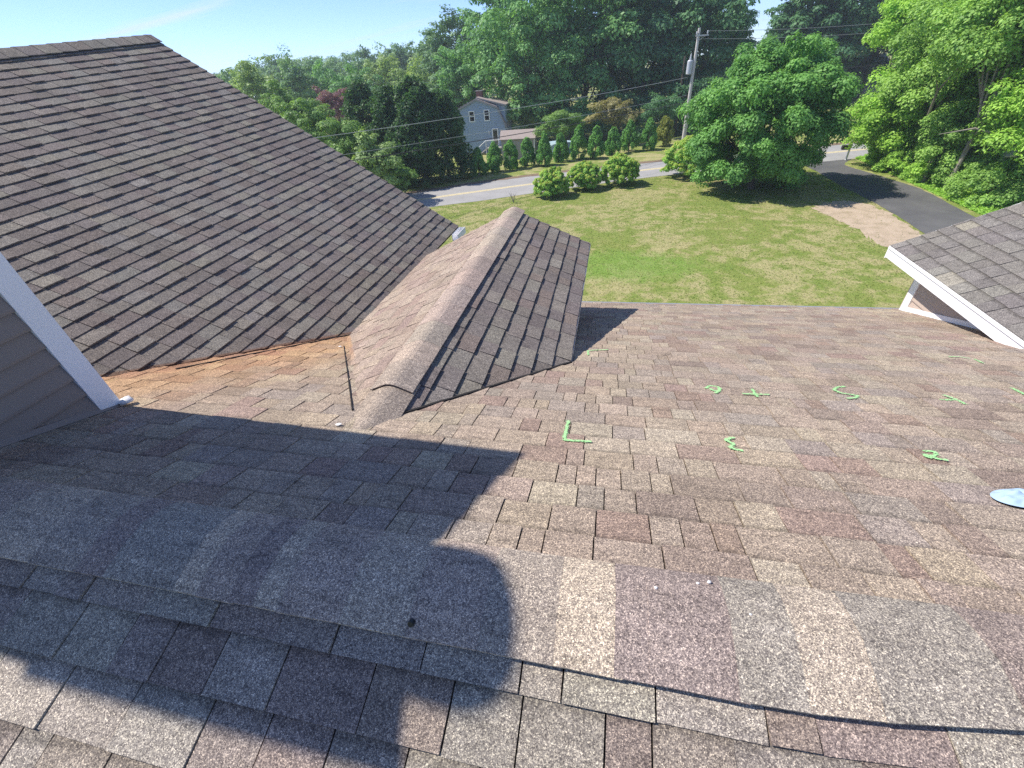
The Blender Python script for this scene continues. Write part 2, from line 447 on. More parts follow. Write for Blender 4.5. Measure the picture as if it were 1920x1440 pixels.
rng = random.Random(3)
def main_prof(x, lift, jit=0.0):
    hn, hf = 0.162 - bend(x), 0.124 + 0.022 * min(max(x, 0), 1.0); pts = []
    for i in range(15):
        t = -1 + 2 * i / 14
        d = t * (hn if t < 0 else hf); a = abs(d)
        z = -H0 - TP * a - 0.018 * math.exp(-(a / 0.06) ** 2)
        rise = 0.030 - 0.003 * abs(t) if t < 0 else 0.030 - 0.020 * t ** 1.5
        e = 0.0012 * math.sin(x * 47) + 0.001 * math.sin(x * 131) if i == 0 else 0
        pts.append(Vector(W_(x, YR + d + e, z + rise + lift)))
    return pts
x = -3.3; last = None
while x < 3.2:
    wd = rng.choice([0.08, 0.11, 0.14, 0.19, 0.26]); x1 = x + wd
    base = rng.choice([q_ for q_ in [(0.46, 0.40, 0.325), (0.325, 0.288, 0.25), (0.28, 0.235, 0.215), (0.41, 0.36, 0.30), (0.315, 0.292, 0.258), (0.36, 0.305, 0.265)] if q_ != last]); last = base
    if -0.05 < x < 0.16: base = (0.285, 0.24, 0.225)
    sub = 3
    p0 = main_prof(x, 0.0012); p1 = main_prof(x1 + 0.02, 0.0)
    cap_piece(main_roof, p0, p1, 0.006, (*base, 1), "ridge_cap")
    x = x1
MB().prism([W_(-3.3, YR - .085, -H0 - .085 * TP - .02), W_(-3.3, YR + .08, -H0 - .08 * TP - .02), W_(-3.3, YR + .08, -H0 - .08 * TP + .005), W_(-3.3, YR, -H0 + .003), W_(-3.3, YR - .085, -H0 - .085 * TP + .012)], (6.5, 0, 0)).build("ridge_vent", M_BLACK, main_roof)
# nail head on the cap edge, scattered light granules
nail = MB().tube([W_(-0.44, 0.438, -1.135), W_(-0.44, 0.425, -1.128)], 0.008, 8).build("nail_head", M_BLACK, main_roof)

# main eave: drip edge and fascia
MB().box(W_(-2.3, EAVE_Y - 0.005, z_far(EAVE_Y) - 0.02), W_(3.9, EAVE_Y + 0.035, z_far(EAVE_Y) + 0.004)).build("drip_edge", M_METAL, main_roof)
MB().box(W_(-2.3, EAVE_Y - 0.03, z_far(EAVE_Y) - 0.2), W_(9.5, EAVE_Y - 0.006, z_far(EAVE_Y) - 0.012)).build("fascia_board", M_WHITE, main_roof)

# ---- wing roof on the left
V, F = [], []
for i in range(13):
    for j in range(13):
        y = -1.0 + (WY1 - .01 + 1.0) * i / 12; dx = WDX * j / 12; V.append(W_(WX - dx, y, z_wing(WX - dx, y) - .016))
for i in range(12):
    for j in range(12): F.append((i * 13 + j, i * 13 + j + 1, i * 13 + j + 14, i * 13 + j + 13))
n0 = len(V); V += [W_(WX - WDX, -1.0, z_wing(WX - WDX, -1.0) - .02), W_(WX - WDX, WY1 - .01, z_wing(WX - WDX, WY1) - .02), W_(WX - 2 * WDX, WY1 - .01, WZ), W_(WX - 2 * WDX, -1.0, WZ)]
F.append((n0, n0 + 1, n0 + 2, n0 + 3))
wing = mesh("wing_roof", V, F, M_DECK, house)
wing["label"] = "dark shade-tinted shingle roof of the tall left wing"
def cull_wing(P):
    x, y, z = P.x, P.y, P.z - ZC
    return z < z_far(y) - 0.03 or (x < -2.7 and y < 0.6)
# clip along the valley: points where wing meets main plane, lifted a little
va = (3.295 + 0.0, 0.0); 
def val_y(v):
    dx = v * WC; y = 2.0
    for _ in range(30): y = YR + (-H0 - (WZ + wk(y) * dx)) / TP
    return y
vb = (val_y(1.2), 1.2)
du, dv_ = vb[0] - va[0], vb[1] - va[1]
# keep side with larger u
a_, b_2 = (dv_, -du); c_ = a_ * va[0] + b_2 * va[1]
if a_ < 0: a_, b_2, c_ = -a_, -b_2, -c_
lay(wing, F_wing, (0.3, WY1), int(WDX / WC / 0.1235) + 1, [(a_, b_2, c_ - 0.012), (0, -1, -(WDX / WC))], PALETTE_SELFSHADE, 21, [0.13, 0.15, 0.165, 0.18, 0.2, 0.22], (0.0155, 0.0105), cull_wing, 300, EXPO=0.1235)
rr = random.Random(8); y = 0.2
while y < WY1 - 0.02:
    y1 = min(y + 0.2, WY1)
    def prof(yy, lift):
        return [Vector(W_(WX - WDX + dx, yy, z_wing(WX - WDX, yy) - abs(dx) * 0.62 + 0.03 + lift)) for dx in (0.16, 0.08, 0.02, -0.02, -0.08, -0.16)]
    cap_piece(wing, prof(y1, 0.0), prof(y, 0.006), 0.008, pick(rr, PALETTE_SELFSHADE))
    y = y1
# wing rake and eave trim
MB().prism([W_(WX - .02, WY1 - .04, WZ - .17), W_(WX - .02, WY1 - .04, WZ - .03), W_(WX - WDX, WY1 - .04, z_wing(WX - WDX, WY1) - .03), W_(WX - WDX, WY1 - .04, z_wing(WX - WDX, WY1) - .17)], (0, 0.025, 0)).build("rake_board", M_WHITE, wing)
g = MB()
g.box(W_(WX + .012, 6.3, WZ - .10), W_(WX + .112, WY1, WZ - .095)); g.box(W_(WX + .012, 6.3, WZ - .095), W_(WX + .017, WY1, WZ - .005))
g.box(W_(WX + .107, 6.3, WZ - .095), W_(WX + .112, WY1, WZ - .005)); g.box(W_(WX + .017, WY1 - .005, WZ - .095), W_(WX + .107, WY1, WZ - .012))
g.build("gutter", M_WHITE, wing)

# ---- small gable in the middle
gable = roofpart("gable_roof", [
    [(GX, GY1 - .01, GZ - .012), (GX + GW, GY1 - .01, GZ - GP * GW - .012), (GX + GW, 2.55, GZ - GP * GW - .012), (GX, 1.35, GZ - .012)],
    [(GX, GY1 - .01, GZ - .012), (GX, 1.35, GZ - .012), (GX - 1.22, 3.0, GZ - GP * 1.22 - .012), (GX - 1.22, GY1 - .01, GZ - GP * 1.22 - .012)]],
    "small gable roof with a rounded ridge cap")
vy0 = YR + (-H0 - GZ) / TP; vy1 = YR + (-H0 - (GZ - GP * GW)) / TP
def cull_g(P): return (P.z - ZC) < z_far(P.y) - 0.02
# valley line in (u=y, v) on the right slope: (vy1,0)-(vy0,GW/GC)
def halfplane(p, q, up):
    du, dv = q[0] - p[0], q[1] - p[1]; a, b = dv, -du; c = a * p[0] + b * p[1]
    if a * up < 0: a, b, c = -a, -b, -c
    return (a, b, c)
LR = GW / GC
hp = halfplane((vy1, 0), (vy0, LR), 1)
lay(gable, F_gr, (1.2, GY1), 8, [(hp[0], hp[1], hp[2] - 0.01), (0, -1, -(LR - 0.0))], PALETTE_SELFSHADE[:3] + [((0.2, 0.17, 0.155), 4)], 31, [0.14, 0.16, 0.18, 0.2, 0.22], (0.0175, 0.0125), cull_g, 300, EXPO=0.1345)  # slope turned from the sun takes the self-shadow tints
LL = 1.22 / GC; vyl = YR + (-H0 - (GZ - GP * 1.22)) / TP
hp = halfplane((-vyl, 0), (-vy0, LL), -1)
lay(gable, F_gl, (-GY1, -1.2), 10, [(hp[0], hp[1], hp[2] - 0.01), (0, -1, -(LL - 0.0))], PALETTE_CAPSIDE, 41, WIDE, (0.0085, 0.005), cull_g, 300)
def gcap(yy, hw, lift, arch=0.020, n=11):
    pts = []
    for i in range(n):
        t = -1 + 2 * i / (n - 1)
        zz = GZ - GP * hw * abs(t) * (1 if abs(t) > .35 else (0.35 * 0.5 + 0.5 * t * t / 0.35) / max(abs(t), 1e-6)) if abs(t) > 1e-6 else GZ - GP * hw * 0.175
        pts.append(Vector(W_(GX + hw * t, yy, zz + arch + lift)))
    return pts
GCAP = [((0.396, 0.342, 0.288), 3), ((0.348, 0.306, 0.266), 3), ((0.378, 0.318, 0.282), 3), ((0.342, 0.282, 0.252), 2)]
for (ya, la, aa, yb, lb, ab) in ((1.80, .003, .020, 1.60, .004, .020), (1.60, .004, .020, 1.46, .006, .019), (1.46, .006, .019, 1.33, .022, .016)):
    cap_piece(gable, gcap(ya, .135, la, aa), gcap(yb, .135, lb, ab), 0.006, (0.30, 0.26, 0.225, 1))
y = 1.70; first = True
while y < GY1 - 0.01:
    y1 = min(y + rr.uniform(0.2, 0.36), GY1 + 0.02)
    cap_piece(gable, gcap(y1 + 0.03, 0.13, 0.011), gcap(y, 0.13, 0.018 if first else 0.0125), 0.006, pick(rr, GCAP)); first = False
    y = y1
MB().box(W_(GX - .06, 1.75, GZ - .07), W_(GX + .06, GY1 - .03, GZ - .024)).build("ridge_vent", M_BLACK, gable)
# metal edges and little sealant blobs
MB().prism([W_(GX + GW, 2.66, GZ - GP * GW - .03), W_(GX + GW + .012, 2.66, GZ - GP * GW - .03), W_(GX + GW + .012, 2.66, GZ - GP * GW + .004), W_(GX + GW, 2.66, GZ - GP * GW + .002)], (0, GY1 - 2.66, 0)).build("drip_edge", M_METAL, gable)
MB().prism([W_(GX + GW, GY1, GZ - GP * GW - .14), W_(GX + GW, GY1, GZ - GP * GW - .004), W_(GX, GY1, GZ - .006), W_(GX - 1.2, GY1, GZ - GP * 1.2 - .004), W_(GX - 1.2, GY1, GZ - GP * 1.2 - .14), W_(GX, GY1, GZ - .14)], (0, 0.02, 0)).build("rake_board", M_WHITE, gable)
MB().box(W_(GX + GW - .03, 2.8, GZ - GP * GW - .16), W_(GX + GW - .004, GY1, GZ - GP * GW - .02)).build("fascia_board", M_WHITE, gable)
MB().prism([W_(GX - 1.0, 5.0, -2.6), W_(GX + .7, 5.0, -2.6), W_(GX + .7, 5.0, z_gable(GX + .7) - .05), W_(GX, 5.0, GZ - .05), W_(GX - 1.0, 5.0, z_gable(GX - 1.0) - .05)], (0, -0.05, 0)).build("gable_wall", M_SIDING, gable)
MB().prism([W_(GX + .7, 2.9, -1.95), W_(GX + .7, 5.0, -2.65), W_(GX + .7, 5.0, z_gable(GX + .7) - .05), W_(GX + .7, 2.9, z_gable(GX + .7) - .05)], (-0.05, 0, 0)).build("side_wall", M_SIDING, gable)

def valley_shade(p, q, wd, name, parent):  # dark strips in place of the gap and cast shadow along valley edges
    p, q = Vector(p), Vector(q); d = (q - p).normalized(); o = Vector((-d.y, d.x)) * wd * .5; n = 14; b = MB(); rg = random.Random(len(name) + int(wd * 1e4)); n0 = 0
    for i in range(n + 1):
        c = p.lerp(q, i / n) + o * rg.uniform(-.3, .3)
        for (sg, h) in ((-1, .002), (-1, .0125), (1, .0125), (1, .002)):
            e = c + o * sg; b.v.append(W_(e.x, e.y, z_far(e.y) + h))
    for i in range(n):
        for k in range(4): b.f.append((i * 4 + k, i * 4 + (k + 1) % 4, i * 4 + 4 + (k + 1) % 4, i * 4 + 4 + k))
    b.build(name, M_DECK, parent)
gv = lambda dx, o=0.0: YR + (-H0 - GZ + GP * dx) / TP - o
valley_shade((-2.21, gv(1.06, .06)), (-1.31, gv(.16, .07)), .007, "valley_seam", gable)  # dark strip in place of the valley's gap and cast shadow
valley_shade((GX + .07, gv(.07, .012)), (GX + GW + .01, gv(GW + .01, .012)), .020, "valley_seam", gable)  # dark strip in place of the valley's gap and cast shadow
valley_shade((-2.36, 3.33), (-3.02, 1.98), .016, "valley_seam", wing)  # dark strip in place of the valley's gap and cast shadow
def blob(name, c, r, mat, parent, seed, n=3):
    rg = random.Random(seed); V, F = [], []
    for k in range(n):
        cc = (c[0] + rg.uniform(-.6, .6) * r[0] * (k > 0), c[1] + rg.uniform(-.6, .6) * r[1] * (k > 0), c[2])
        s = 1 if k == 0 else rg.uniform(.4, .7); n0 = len(V); R, S = 6, 10
        for i in range(R + 1):
            for j in range(S):
                a = math.pi * i / R; b = 2 * math.pi * j / S; q = s * rg.uniform(.8, 1.2)
                V.append((cc[0] + r[0] * q * math.sin(a) * math.cos(b), cc[1] + r[1] * q * math.sin(a) * math.sin(b), cc[2] + r[2] * q * math.cos(a)))
        for i in range(R):
            for j in range(S): F.append((n0 + i * S + j, n0 + (i + 1) * S + j, n0 + (i + 1) * S + (j + 1) % S, n0 + i * S + (j + 1) % S))
    return mesh(name, V, F, mat, parent, smooth=True)
blob("sealant", W_(-2.215, 2.75, z_far(2.75) + .016), (.013, .008, .004), M_CAULK, gable, 4)
blob("sealant", W_(-1.27, 1.36, z_far(1.36) + .012), (.015, .010, .002), M_CAULK, gable, 5)

# ---- tall sided chimney chase at the left
CX0, CX1, CY0, CY1, CZT = -3.75, -2.66, 0.27, 1.365, 1.70
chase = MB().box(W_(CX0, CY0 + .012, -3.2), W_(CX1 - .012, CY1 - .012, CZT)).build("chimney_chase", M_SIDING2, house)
chase["label"] = "tall chimney box clad in taupe siding with white corner boards"
def plank_run(parent, x, y0f, y1, z0, z1, step, out, mat, ylo=None):
    """horizontal clapboards on a wall facing +X (out=+1) or -X (out=-1); each one a part"""
    z = z0
    while z < z1 - 0.01:
        zt = min(z + step + .012, z1); ya = y0f(z + step * .5)
        if y1 - ya > 0.02:
            a = x + out * 0.022; c = x + out * 0.003
            V = [W_(x, ya, z), W_(a, ya, z), W_(a, ya, z + .012), W_(c, ya, zt), W_(x, ya, zt)]
            MB().prism(V, (0, y1 - ya, 0)).build("siding_plank", mat, parent)
        z += step
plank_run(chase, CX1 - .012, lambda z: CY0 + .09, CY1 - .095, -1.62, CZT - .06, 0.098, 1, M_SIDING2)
for (ya, yb) in ((CY1 - .097, CY1 + .006), (CY0 - .006, CY0 + .092)):
    MB().box(W_(CX1 - .015, ya, -1.75), W_(CX1 + .014, yb, CZT - .02)).build("corner_board", M_WHITE, chase)
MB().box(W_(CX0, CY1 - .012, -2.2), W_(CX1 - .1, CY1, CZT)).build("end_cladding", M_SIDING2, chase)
MB().box(W_(CX0 - .02, CY0 - .01, CZT), W_(CX1 + .012, CY1 + .01, CZT + .025)).build("chase_cover", M_GALV, chase)
MB().tube([W_(-3.1, .60, CZT), W_(-3.1, .60, 2.36)], .15, 20).tube([W_(-3.1, .60, 2.36), W_(-3.1, .60, 2.47), W_(-3.1, .60, 2.50)], [.19, .19, .12], 20).build("flue_pipe", M_GALV, chase, smooth=False)
# step flashing / bottom trim following the slope
fl = MB()
fl.prism([W_(CX1 - .01, YR + .16, z_far(YR + .16) + .006), W_(CX1 + .02, YR + .16, z_far(YR + .16) + .006), W_(CX1 + .008, YR + .16, z_far(YR + .16) + .035), W_(CX1 - .01, YR + .16, z_far(YR + .16) + .035)],
         Vector((0, CY1 - YR - .17, z_far(CY1) - z_far(YR + .17))))
fl.build("flashing", M_SIDING2, chase)
blob("sealant", W_(CX1 + .035, CY1 + .02, z_far(CY1) + .028), (.032, .034, .018), M_CAULK, chase, 6)

# ---- dormer on the right
dormer = roofpart("dormer_roof", [[(DX, DY1 - .01, DZ - .01), (DX, 3.0, DZ - .01), (DX + 3.2, 1.0, z_dormer(DX + 3.2) - .01), (DX + 3.2, DY1 - .01, z_dormer(DX + 3.2) - .01)],
                                  [(DX + 3.2, DY1 - .01, z_dormer(DX + 3.2) - .01), (DX + 3.2, 1.0, z_dormer(DX + 3.2) - .01), (DX + 6.4, 1.0, DZ - .01), (DX + 6.4, DY1 - .01, DZ - .01)]],
                  "grey shingle dormer roof with white fascia")
def cull_d(P): return (P.z - ZC) < z_far(P.y) - 0.05
lay(dormer, F_d, (-DY1, -2.0), 16, None, PALETTE_GREY, 51, [0.15, 0.18, 0.2, 0.22, 0.25], (0.010, 0.0065), cull_d, 300, gap=0.006)
MB().prism([W_(DX - .002, DY1 - .005, DZ - .135), W_(DX + .025, DY1 - .005, DZ - .135), W_(DX + .025, DY1 - .005, DZ - .012), W_(DX - .002, DY1 - .005, DZ - .012)], (0, -3.0, 0)).build("fascia_board", M_WHITE, dormer)
MB().prism([W_(DX - .014, DY1, DZ - .03), W_(DX + .03, DY1, DZ - .012), W_(DX + .03, DY1, DZ - .003), W_(DX - .014, DY1, DZ - .004)], (0, -3.0, 0)).build("drip_edge", M_WHITE, dormer)
MB().box(W_(DX + .02, 2.5, DZ - .13), W_(3.58, DY1 - .02, DZ - .118)).build("soffit", M_SOFFIT, dormer)
MB().prism([W_(DX, DY1 - .004, DZ - .15), W_(DX + 3.2, DY1 - .004, z_dormer(DX + 3.2) - .15), W_(DX + 3.2, DY1 - .004, z_dormer(DX + 3.2) - .01), W_(DX, DY1 - .004, DZ - .01)], (0, .025, 0)).build("rake_board", M_WHITE, dormer)
dw = MB().prism([W_(3.585, 5.59, z_far(5.59) - .3), W_(3.585, 2.6, z_far(2.6) - .3), W_(3.585, 2.6, DZ - .1), W_(3.585, 5.59, DZ - .1)], (.1, 0, 0)).build("dormer_wall", M_SIDING, dormer)
dw["label"] = "pinkish beige vinyl sided cheek wall"
plank_run(dormer, 3.585, lambda z: YR + (-H0 - z) / TP - 0.02, 5.50, -2.82, DZ - .12, 0.105, -1, M_SIDING)
MB().box(W_(3.555, 5.49, -2.83), W_(3.60, 5.60, DZ - .118)).build("corner_board", M_WHITE, dormer)
MB().box(W_(3.56, 5.56, -3.1), W_(8.8, 5.62, DZ - .1)).build("front_wall", M_SIDING, dormer)
MB().prism([W_(3.552, 5.60, z_far(5.60) + .008), W_(3.58, 5.60, z_far(5.60) + .008), W_(3.58, 5.60, z_far(5.60) + .06), W_(3.556, 5.60, z_far(5.60) + .06)],
           Vector((0, -2.4, 2.4 * TP))).build("base_trim", M_WHITE, dormer)

# ---- body of the house below the roofs
MB().box((-10, -4.2, 0), (9.2, 5.35, ZC - 2.95)).build("body_wall", M_SIDING, house)
MB().box((-10.4, -1, 0), (-2.75, 6.4, ZC - 2.25)).build("wing_wall", M_SIDING2, house)
MB().prism([(-10.4, 6.35, ZC - 2.25), (-2.75, 6.35, ZC - 2.25), (-6.6, 6.35, ZC + .4)], (0, .04, 0)).build("wing_gable", M_SIDING2, house)
MB().box((3.62, 4.5, 0), (8.8, 5.55, ZC - 2.3)).build("dormer_body", M_SIDING, house)

# ---- painted inspection marks on the far slope (strokes hug the roof surface)
def far_pt(x, y, h): return Vector((x, y, z_far(y) + ZC)) + Vector((0, ST, CT)) * h
def paint(strokes, wd):
    b = MB(); rg = random.Random(int(abs(strokes[0][0][0]) * 1000) + 3)
    for st in strokes:
        for i in range(len(st) - 1):
            (x0, y0), (x1, y1) = st[i], st[i + 1]; l = math.hypot(x1 - x0, y1 - y0); n = max(6, int(l / 0.00065))
            for k in range(n):
                t = rg.random(); o = rg.gauss(0, wd * .25); ox, oy = -(y1 - y0) / l * o, (x1 - x0) / l * o
                cx, cy = x0 + (x1 - x0) * t + ox, y0 + (y1 - y0) * t + oy; r = rg.uniform(.0014, .0040) * (1 if abs(o) < wd * .3 else .55)
                n0 = len(b.v); h = .0113 + rg.uniform(0, .0009); a0 = rg.uniform(0, 6.3)
                for q in range(5):
                    a = a0 + q * 1.2566; rr = r * rg.uniform(.7, 1.3); b.v.append(tuple(far_pt(cx + rr * math.cos(a), cy + rr * math.sin(a), h)))
                b.f.append(tuple(n0 + q for q in range(5)))
    o = b.build("paint_mark", M_CHALK, main_roof); return o

# positions measured on the roof plane
PM = {}
paint([[(-0.148, 1.613), (-0.149, 1.394)], [(-0.149, 1.400), (-0.027, 1.407)]], 0.022)["label"] = "green L shaped mark near the small gable"
paint([[(-0.11, 2.854), (-0.12, 2.981), (-0.078, 3.005), (0.042, 3.043)]], 0.02)
paint([[(0.625, 2.225), (0.659, 2.279), (0.696, 2.274), (0.711, 2.241), (0.689, 2.191), (0.656, 2.197), (0.648, 2.23)], [(0.711, 2.241), (0.689, 2.185), (0.66, 2.148)]], 0.024)
paint([[(0.815, 2.17), (0.914, 2.177), (0.965, 2.183)], [(0.896, 2.263), (0.887, 2.183), (0.885, 2.13)]], 0.024)
paint([[(0.612, 1.571), (0.566, 1.536), (0.594, 1.503), (0.567, 1.461), (0.596, 1.449), (0.615, 1.444)]], 0.022)
paint([[(1.462, 2.409), (1.411, 2.392), (1.365, 2.338), (1.375, 2.284), (1.422, 2.267), (1.45, 2.255), (1.416, 2.213), (1.369, 2.198)]], 0.024)
paint([[(1.93, 2.353), (1.949, 2.295), (1.943, 2.216)], [(1.86, 2.265), (1.939, 2.279)]], 0.024)
paint([[(1.362, 1.583), (1.401, 1.59), (1.401, 1.567), (1.363, 1.538), (1.348, 1.552), (1.338, 1.528), (1.368, 1.522), (1.405, 1.516)]], 0.02)
paint([[(2.555, 3.273), (2.632, 3.287), (2.672, 3.247)], [(2.689, 3.236), (2.677, 3.171), (2.668, 3.12)]], 0.018)
paint([[(2.41, 2.563), (2.396, 2.493), (2.382, 2.426)]], 0.03)

# ---- small things lying on the roof
def bag_mesh():
    rg = np.random.RandomState(5); nu, nv = 34, 22; V, F = [], []
    for i in range(nu):
        for j in range(nv):
            a, b = i / (nu - 1) * 2 - 1, j / (nv - 1) * 2 - 1
            r = math.hypot(a, b); q = min(1, r) or 1; k = max(abs(a), abs(b)) / (r or 1)
            X, Y = a * k, b * k; R2 = math.hypot(X, Y)
            z = .020 * max(0, 1 - R2 ** 2.2) * (1 + .5 * math.sin(5 * X + 3.1 * Y) * math.cos(6 * Y - 2 * X) + .35 * math.sin(13 * X - 7 * Y + 1) * math.sin(9 * Y)) + .003
            z -= .030 * math.exp(-((Y - .25 + .5 * X) / .08) ** 2) * (R2 < .95) * (1 - R2)
            x, y = 1.485 + .125 * X, 1.262 + .062 * Y + .02 * X
            V.append(tuple(far_pt(x, y, .010 + z)))
    for i in range(nu - 1):
        for j in range(nv - 1): F.append((i * nv + j, (i + 1) * nv + j, (i + 1) * nv + j + 1, i * nv + j + 1))
    return V, F
mt, nt_, o_ = newmat("pale_blue_plastic"); b = NB(nt_)
b.l(b.bsdf((0.42, 0.56, 0.70, 1), 0.3, 0.5), o_.inputs[0]); M_BAG = mt
tag(mesh("plastic_bag", *bag_mesh(), M_BAG, None, True), "crumpled pale blue plastic lying flat on the brown shingles", "plastic bag")
rg = random.Random(12)
def peb(x, y, s):
    V, F = [], []
    for i in range(5):
        for j in range(7):
            a = math.pi * i / 4; bb = 2 * math.pi * j / 7; q = s * rg.uniform(.8, 1.15)
            V.append((q * math.sin(a) * math.cos(bb), q * math.sin(a) * math.sin(bb) * .8, q * .7 * math.cos(a)))
    for i in range(4):
        for j in range(7): F.append((i * 7 + j, (i + 1) * 7 + j, (i + 1) * 7 + (j + 1) % 7, i * 7 + (j + 1) % 7))
    z = main_prof(x, 0)[min(14, max(0, int(round(7 + 7 * (y - YR) / .135))))].z + s * .5
    o = mesh("pebble", V, F, M_CAULK, None, True); o.location = (x, y, z); return o
for (x, y, s, lb) in ((0.173, 0.618, .0055, "round white pebble on the ridge cap, nearest the purple brown section"), (0.283, 0.655, .005, "left one of two touching white pebbles at the upper cap edge"),
                      (0.312, 0.663, .0065, "right one of two touching white pebbles at the upper cap edge"), (0.39, 0.583, .004, "smallest white pebble alone on the tan part of the ridge cap")):
    tag(peb(x, y, s), lb, "pebble", "white pebbles on the ridge cap")

# ================================================================== the ground
def sstep(a, b_, v):
    t = np.clip((np.asarray(v, float) - a) / (b_ - a), 0, 1); return t * t * (3 - 2 * t)
def terrain(x, y):
    d = (np.asarray(x, float) + 13.6) * -0.544 + (np.asarray(y, float) - 46.5) * 0.839
    return -0.85 * sstep(2.0, 10.0, d)
def tz(x, y): return float(terrain(x, y))

mt, nt_, o_ = newmat("mown_lawn"); b = NB(nt_); p = b.pos()
n1 = b.noise(p, 0.22, 6, 0.65, 0.9); n2 = b.noise(p, 1.1, 5, 0.65, 0.4); n3 = b.noise(p, 7.0, 4, 0.7); n4 = b.noise(p, 30.0, 2, 0.6)
c = b.ramp(n2, [(0.2, (0.165, 0.245, 0.05)), (0.5, (0.235, 0.285, 0.072)), (0.75, (0.33, 0.325, 0.12))])
dry = b.math('MULTIPLY', b.smooth(b.math('ADD', n1, b.math('MULTIPLY_ADD', n2, 0.8, -0.4)), 0.42, 0.62), 0.72)
c = b.mix(dry, c, (0.46, 0.40, 0.21, 1))
sp = b.n("ShaderNodeSeparateXYZ"); b.l(p, sp.inputs[0])
ex = b.math('DIVIDE', b.math('SUBTRACT', sp.outputs[0], 0.6), 4.6); ey = b.math('DIVIDE', b.math('SUBTRACT', sp.outputs[1], 22.6), 2.3)
er = b.math('ADD', b.math('MULTIPLY', ex, ex), b.math('MULTIPLY', ey, ey)); er = b.math('ADD', er, b.math('MULTIPLY_ADD', n2, 1.6, -0.8))
lush = b.math('MULTIPLY', b.smooth(er, 1.35, 0.1), 0.75)
c = b.mix(lush, c, (0.19, 0.32, 0.06, 1))
f = b.math('MULTIPLY', b.math('MULTIPLY_ADD', n3, 0.8, 0.6), b.math('MULTIPLY_ADD', n4, 0.5, 0.75))
c = b.mix(1.0, c, f, 'MULTIPLY')
nm = b.bump(b.math('ADD', n3, b.math('MULTIPLY', n4, 0.5)), 0.8, 0.10)
b.l(b.bsdf(c, 0.95, 0.1, nm), o_.inputs[0]); M_LAWN = mt

gx = np.concatenate([[-600, -500, -400, -200, -120], np.linspace(-80, 70, 61), [110, 180, 400, 500, 600]])
gy = np.concatenate([[-600, -500, -300, -100, -40], np.linspace(-15, 105, 61), [150, 250, 400, 500, 600]])
GX_, GY_ = np.meshgrid(gx, gy); V = np.stack([GX_.ravel(), GY_.ravel(), terrain(GX_, GY_).ravel()], 1)
nx_, ny_ = len(gx), len(gy)
idx = np.arange(nx_ * ny_).reshape(ny_, nx_)
Fq = np.stack([idx[:-1, :-1].ravel(), idx[:-1, 1:].ravel(), idx[1:, 1:].ravel(), idx[1:, :-1].ravel()], 1)
tag(big_mesh("ground", V, Fq, M_LAWN, smooth=True), "mown lawn with dry patches sloping gently past the road", kind="structure")

def spline(P, n=12):
    P = [np.array(q, float) for q in P]; P = [2 * P[0] - P[1]] + P + [2 * P[-1] - P[-2]]; R = []
    for i in range(1, len(P) - 2):
        for k in range(n):
            t = k / n; a, b_, c_, d_ = P[i - 1], P[i], P[i + 1], P[i + 2]
            R.append(0.5 * ((2 * b_) + (c_ - a) * t + (2 * a - 5 * b_ + 4 * c_ - d_) * t * t + (3 * b_ - a - 3 * c_ + d_) * t ** 3))
    R.append(P[-2]); return np.array(R)

def strip(name, A, B, z, mat, parent=None, jitter=0.0, cols=1, seed=0):
    rg = np.random.RandomState(seed); n = len(A); V = []; F = []
    A = A + rg.uniform(-jitter, jitter, A.shape); B = B + rg.uniform(-jitter, jitter, B.shape)
    for i in range(n):
        for k in range(cols + 1):
            q = A[i] + (B[i] - A[i]) * k / cols; V.append((q[0], q[1], tz(q[0], q[1]) + z))
    for i in range(n - 1):
        for k in range(cols):
            a = i * (cols + 1) + k; F.append((a, a + 1, a + cols + 2, a + cols + 1))
    return mesh(name, V, F, mat, parent)

mt, nt_, o_ = newmat("worn_road_asphalt"); b = NB(nt_); p = b.pos()
n1 = b.noise(p, 0.5, 4, 0.6); n2 = b.noise(p, 25, 3); n3 = b.noise(p, 1.7, 6, 0.7, 1.5)
c = b.ramp(n1, [(0.25, (0.30, 0.295, 0.29)), (0.75, (0.39, 0.38, 0.37))])
c = b.mix(1.0, c, b.math('MULTIPLY_ADD', n2, 0.5, 0.75), 'MULTIPLY')
crk = b.smooth(b.math('ABSOLUTE', b.math('SUBTRACT', n3, 0.5)), 0.008, 0.0)
c = b.mix(b.math('MULTIPLY', crk, 0.6), c, (0.1, 0.1, 0.1, 1))
b.l(b.bsdf(c, 0.9, 0.2, b.bump(n2, 0.4, 0.01)), o_.inputs[0]); M_ROAD = mt
mt, nt_, o_ = newmat("driveway_asphalt"); b = NB(nt_); p = b.pos()
n1 = b.noise(p, 0.6, 4, 0.6); n2 = b.noise(p, 40, 3)
c = b.ramp(n1, [(0.3, (0.10, 0.10, 0.105)), (0.7, (0.145, 0.143, 0.142))]); c = b.mix(1.0, c, b.math('MULTIPLY_ADD', n2, 0.8, 0.6), 'MULTIPLY')
b.l(b.bsdf(c, 0.9, 0.2, b.bump(n2, 0.4, 0.01)), o_.inputs[0]); M_DRIVE = mt
M_YELLOW = plain("faded_yellow_paint", (0.74, 0.62, 0.34), 0.8, 0.2, var=0.3, scale=3)
mt, nt_, o_ = newmat("bare_sandy_dirt"); b = NB(nt_); p = b.pos()
n1 = b.noise(p, 1.3, 5, 0.65); n2 = b.noise(p, 14, 4, 0.7)
c = b.ramp(n1, [(0.25, (0.30, 0.25, 0.16)), (0.5, (0.48, 0.38, 0.28)), (0.8, (0.55, 0.45, 0.35))]); c = b.mix(1.0, c, b.math('MULTIPLY_ADD', n2, 0.7, 0.65), 'MULTIPLY')
b.l(b.bsdf(c, 0.95, 0.1, b.bump(n2, 0.8, 0.05)), o_.inputs[0]); M_DIRT = mt
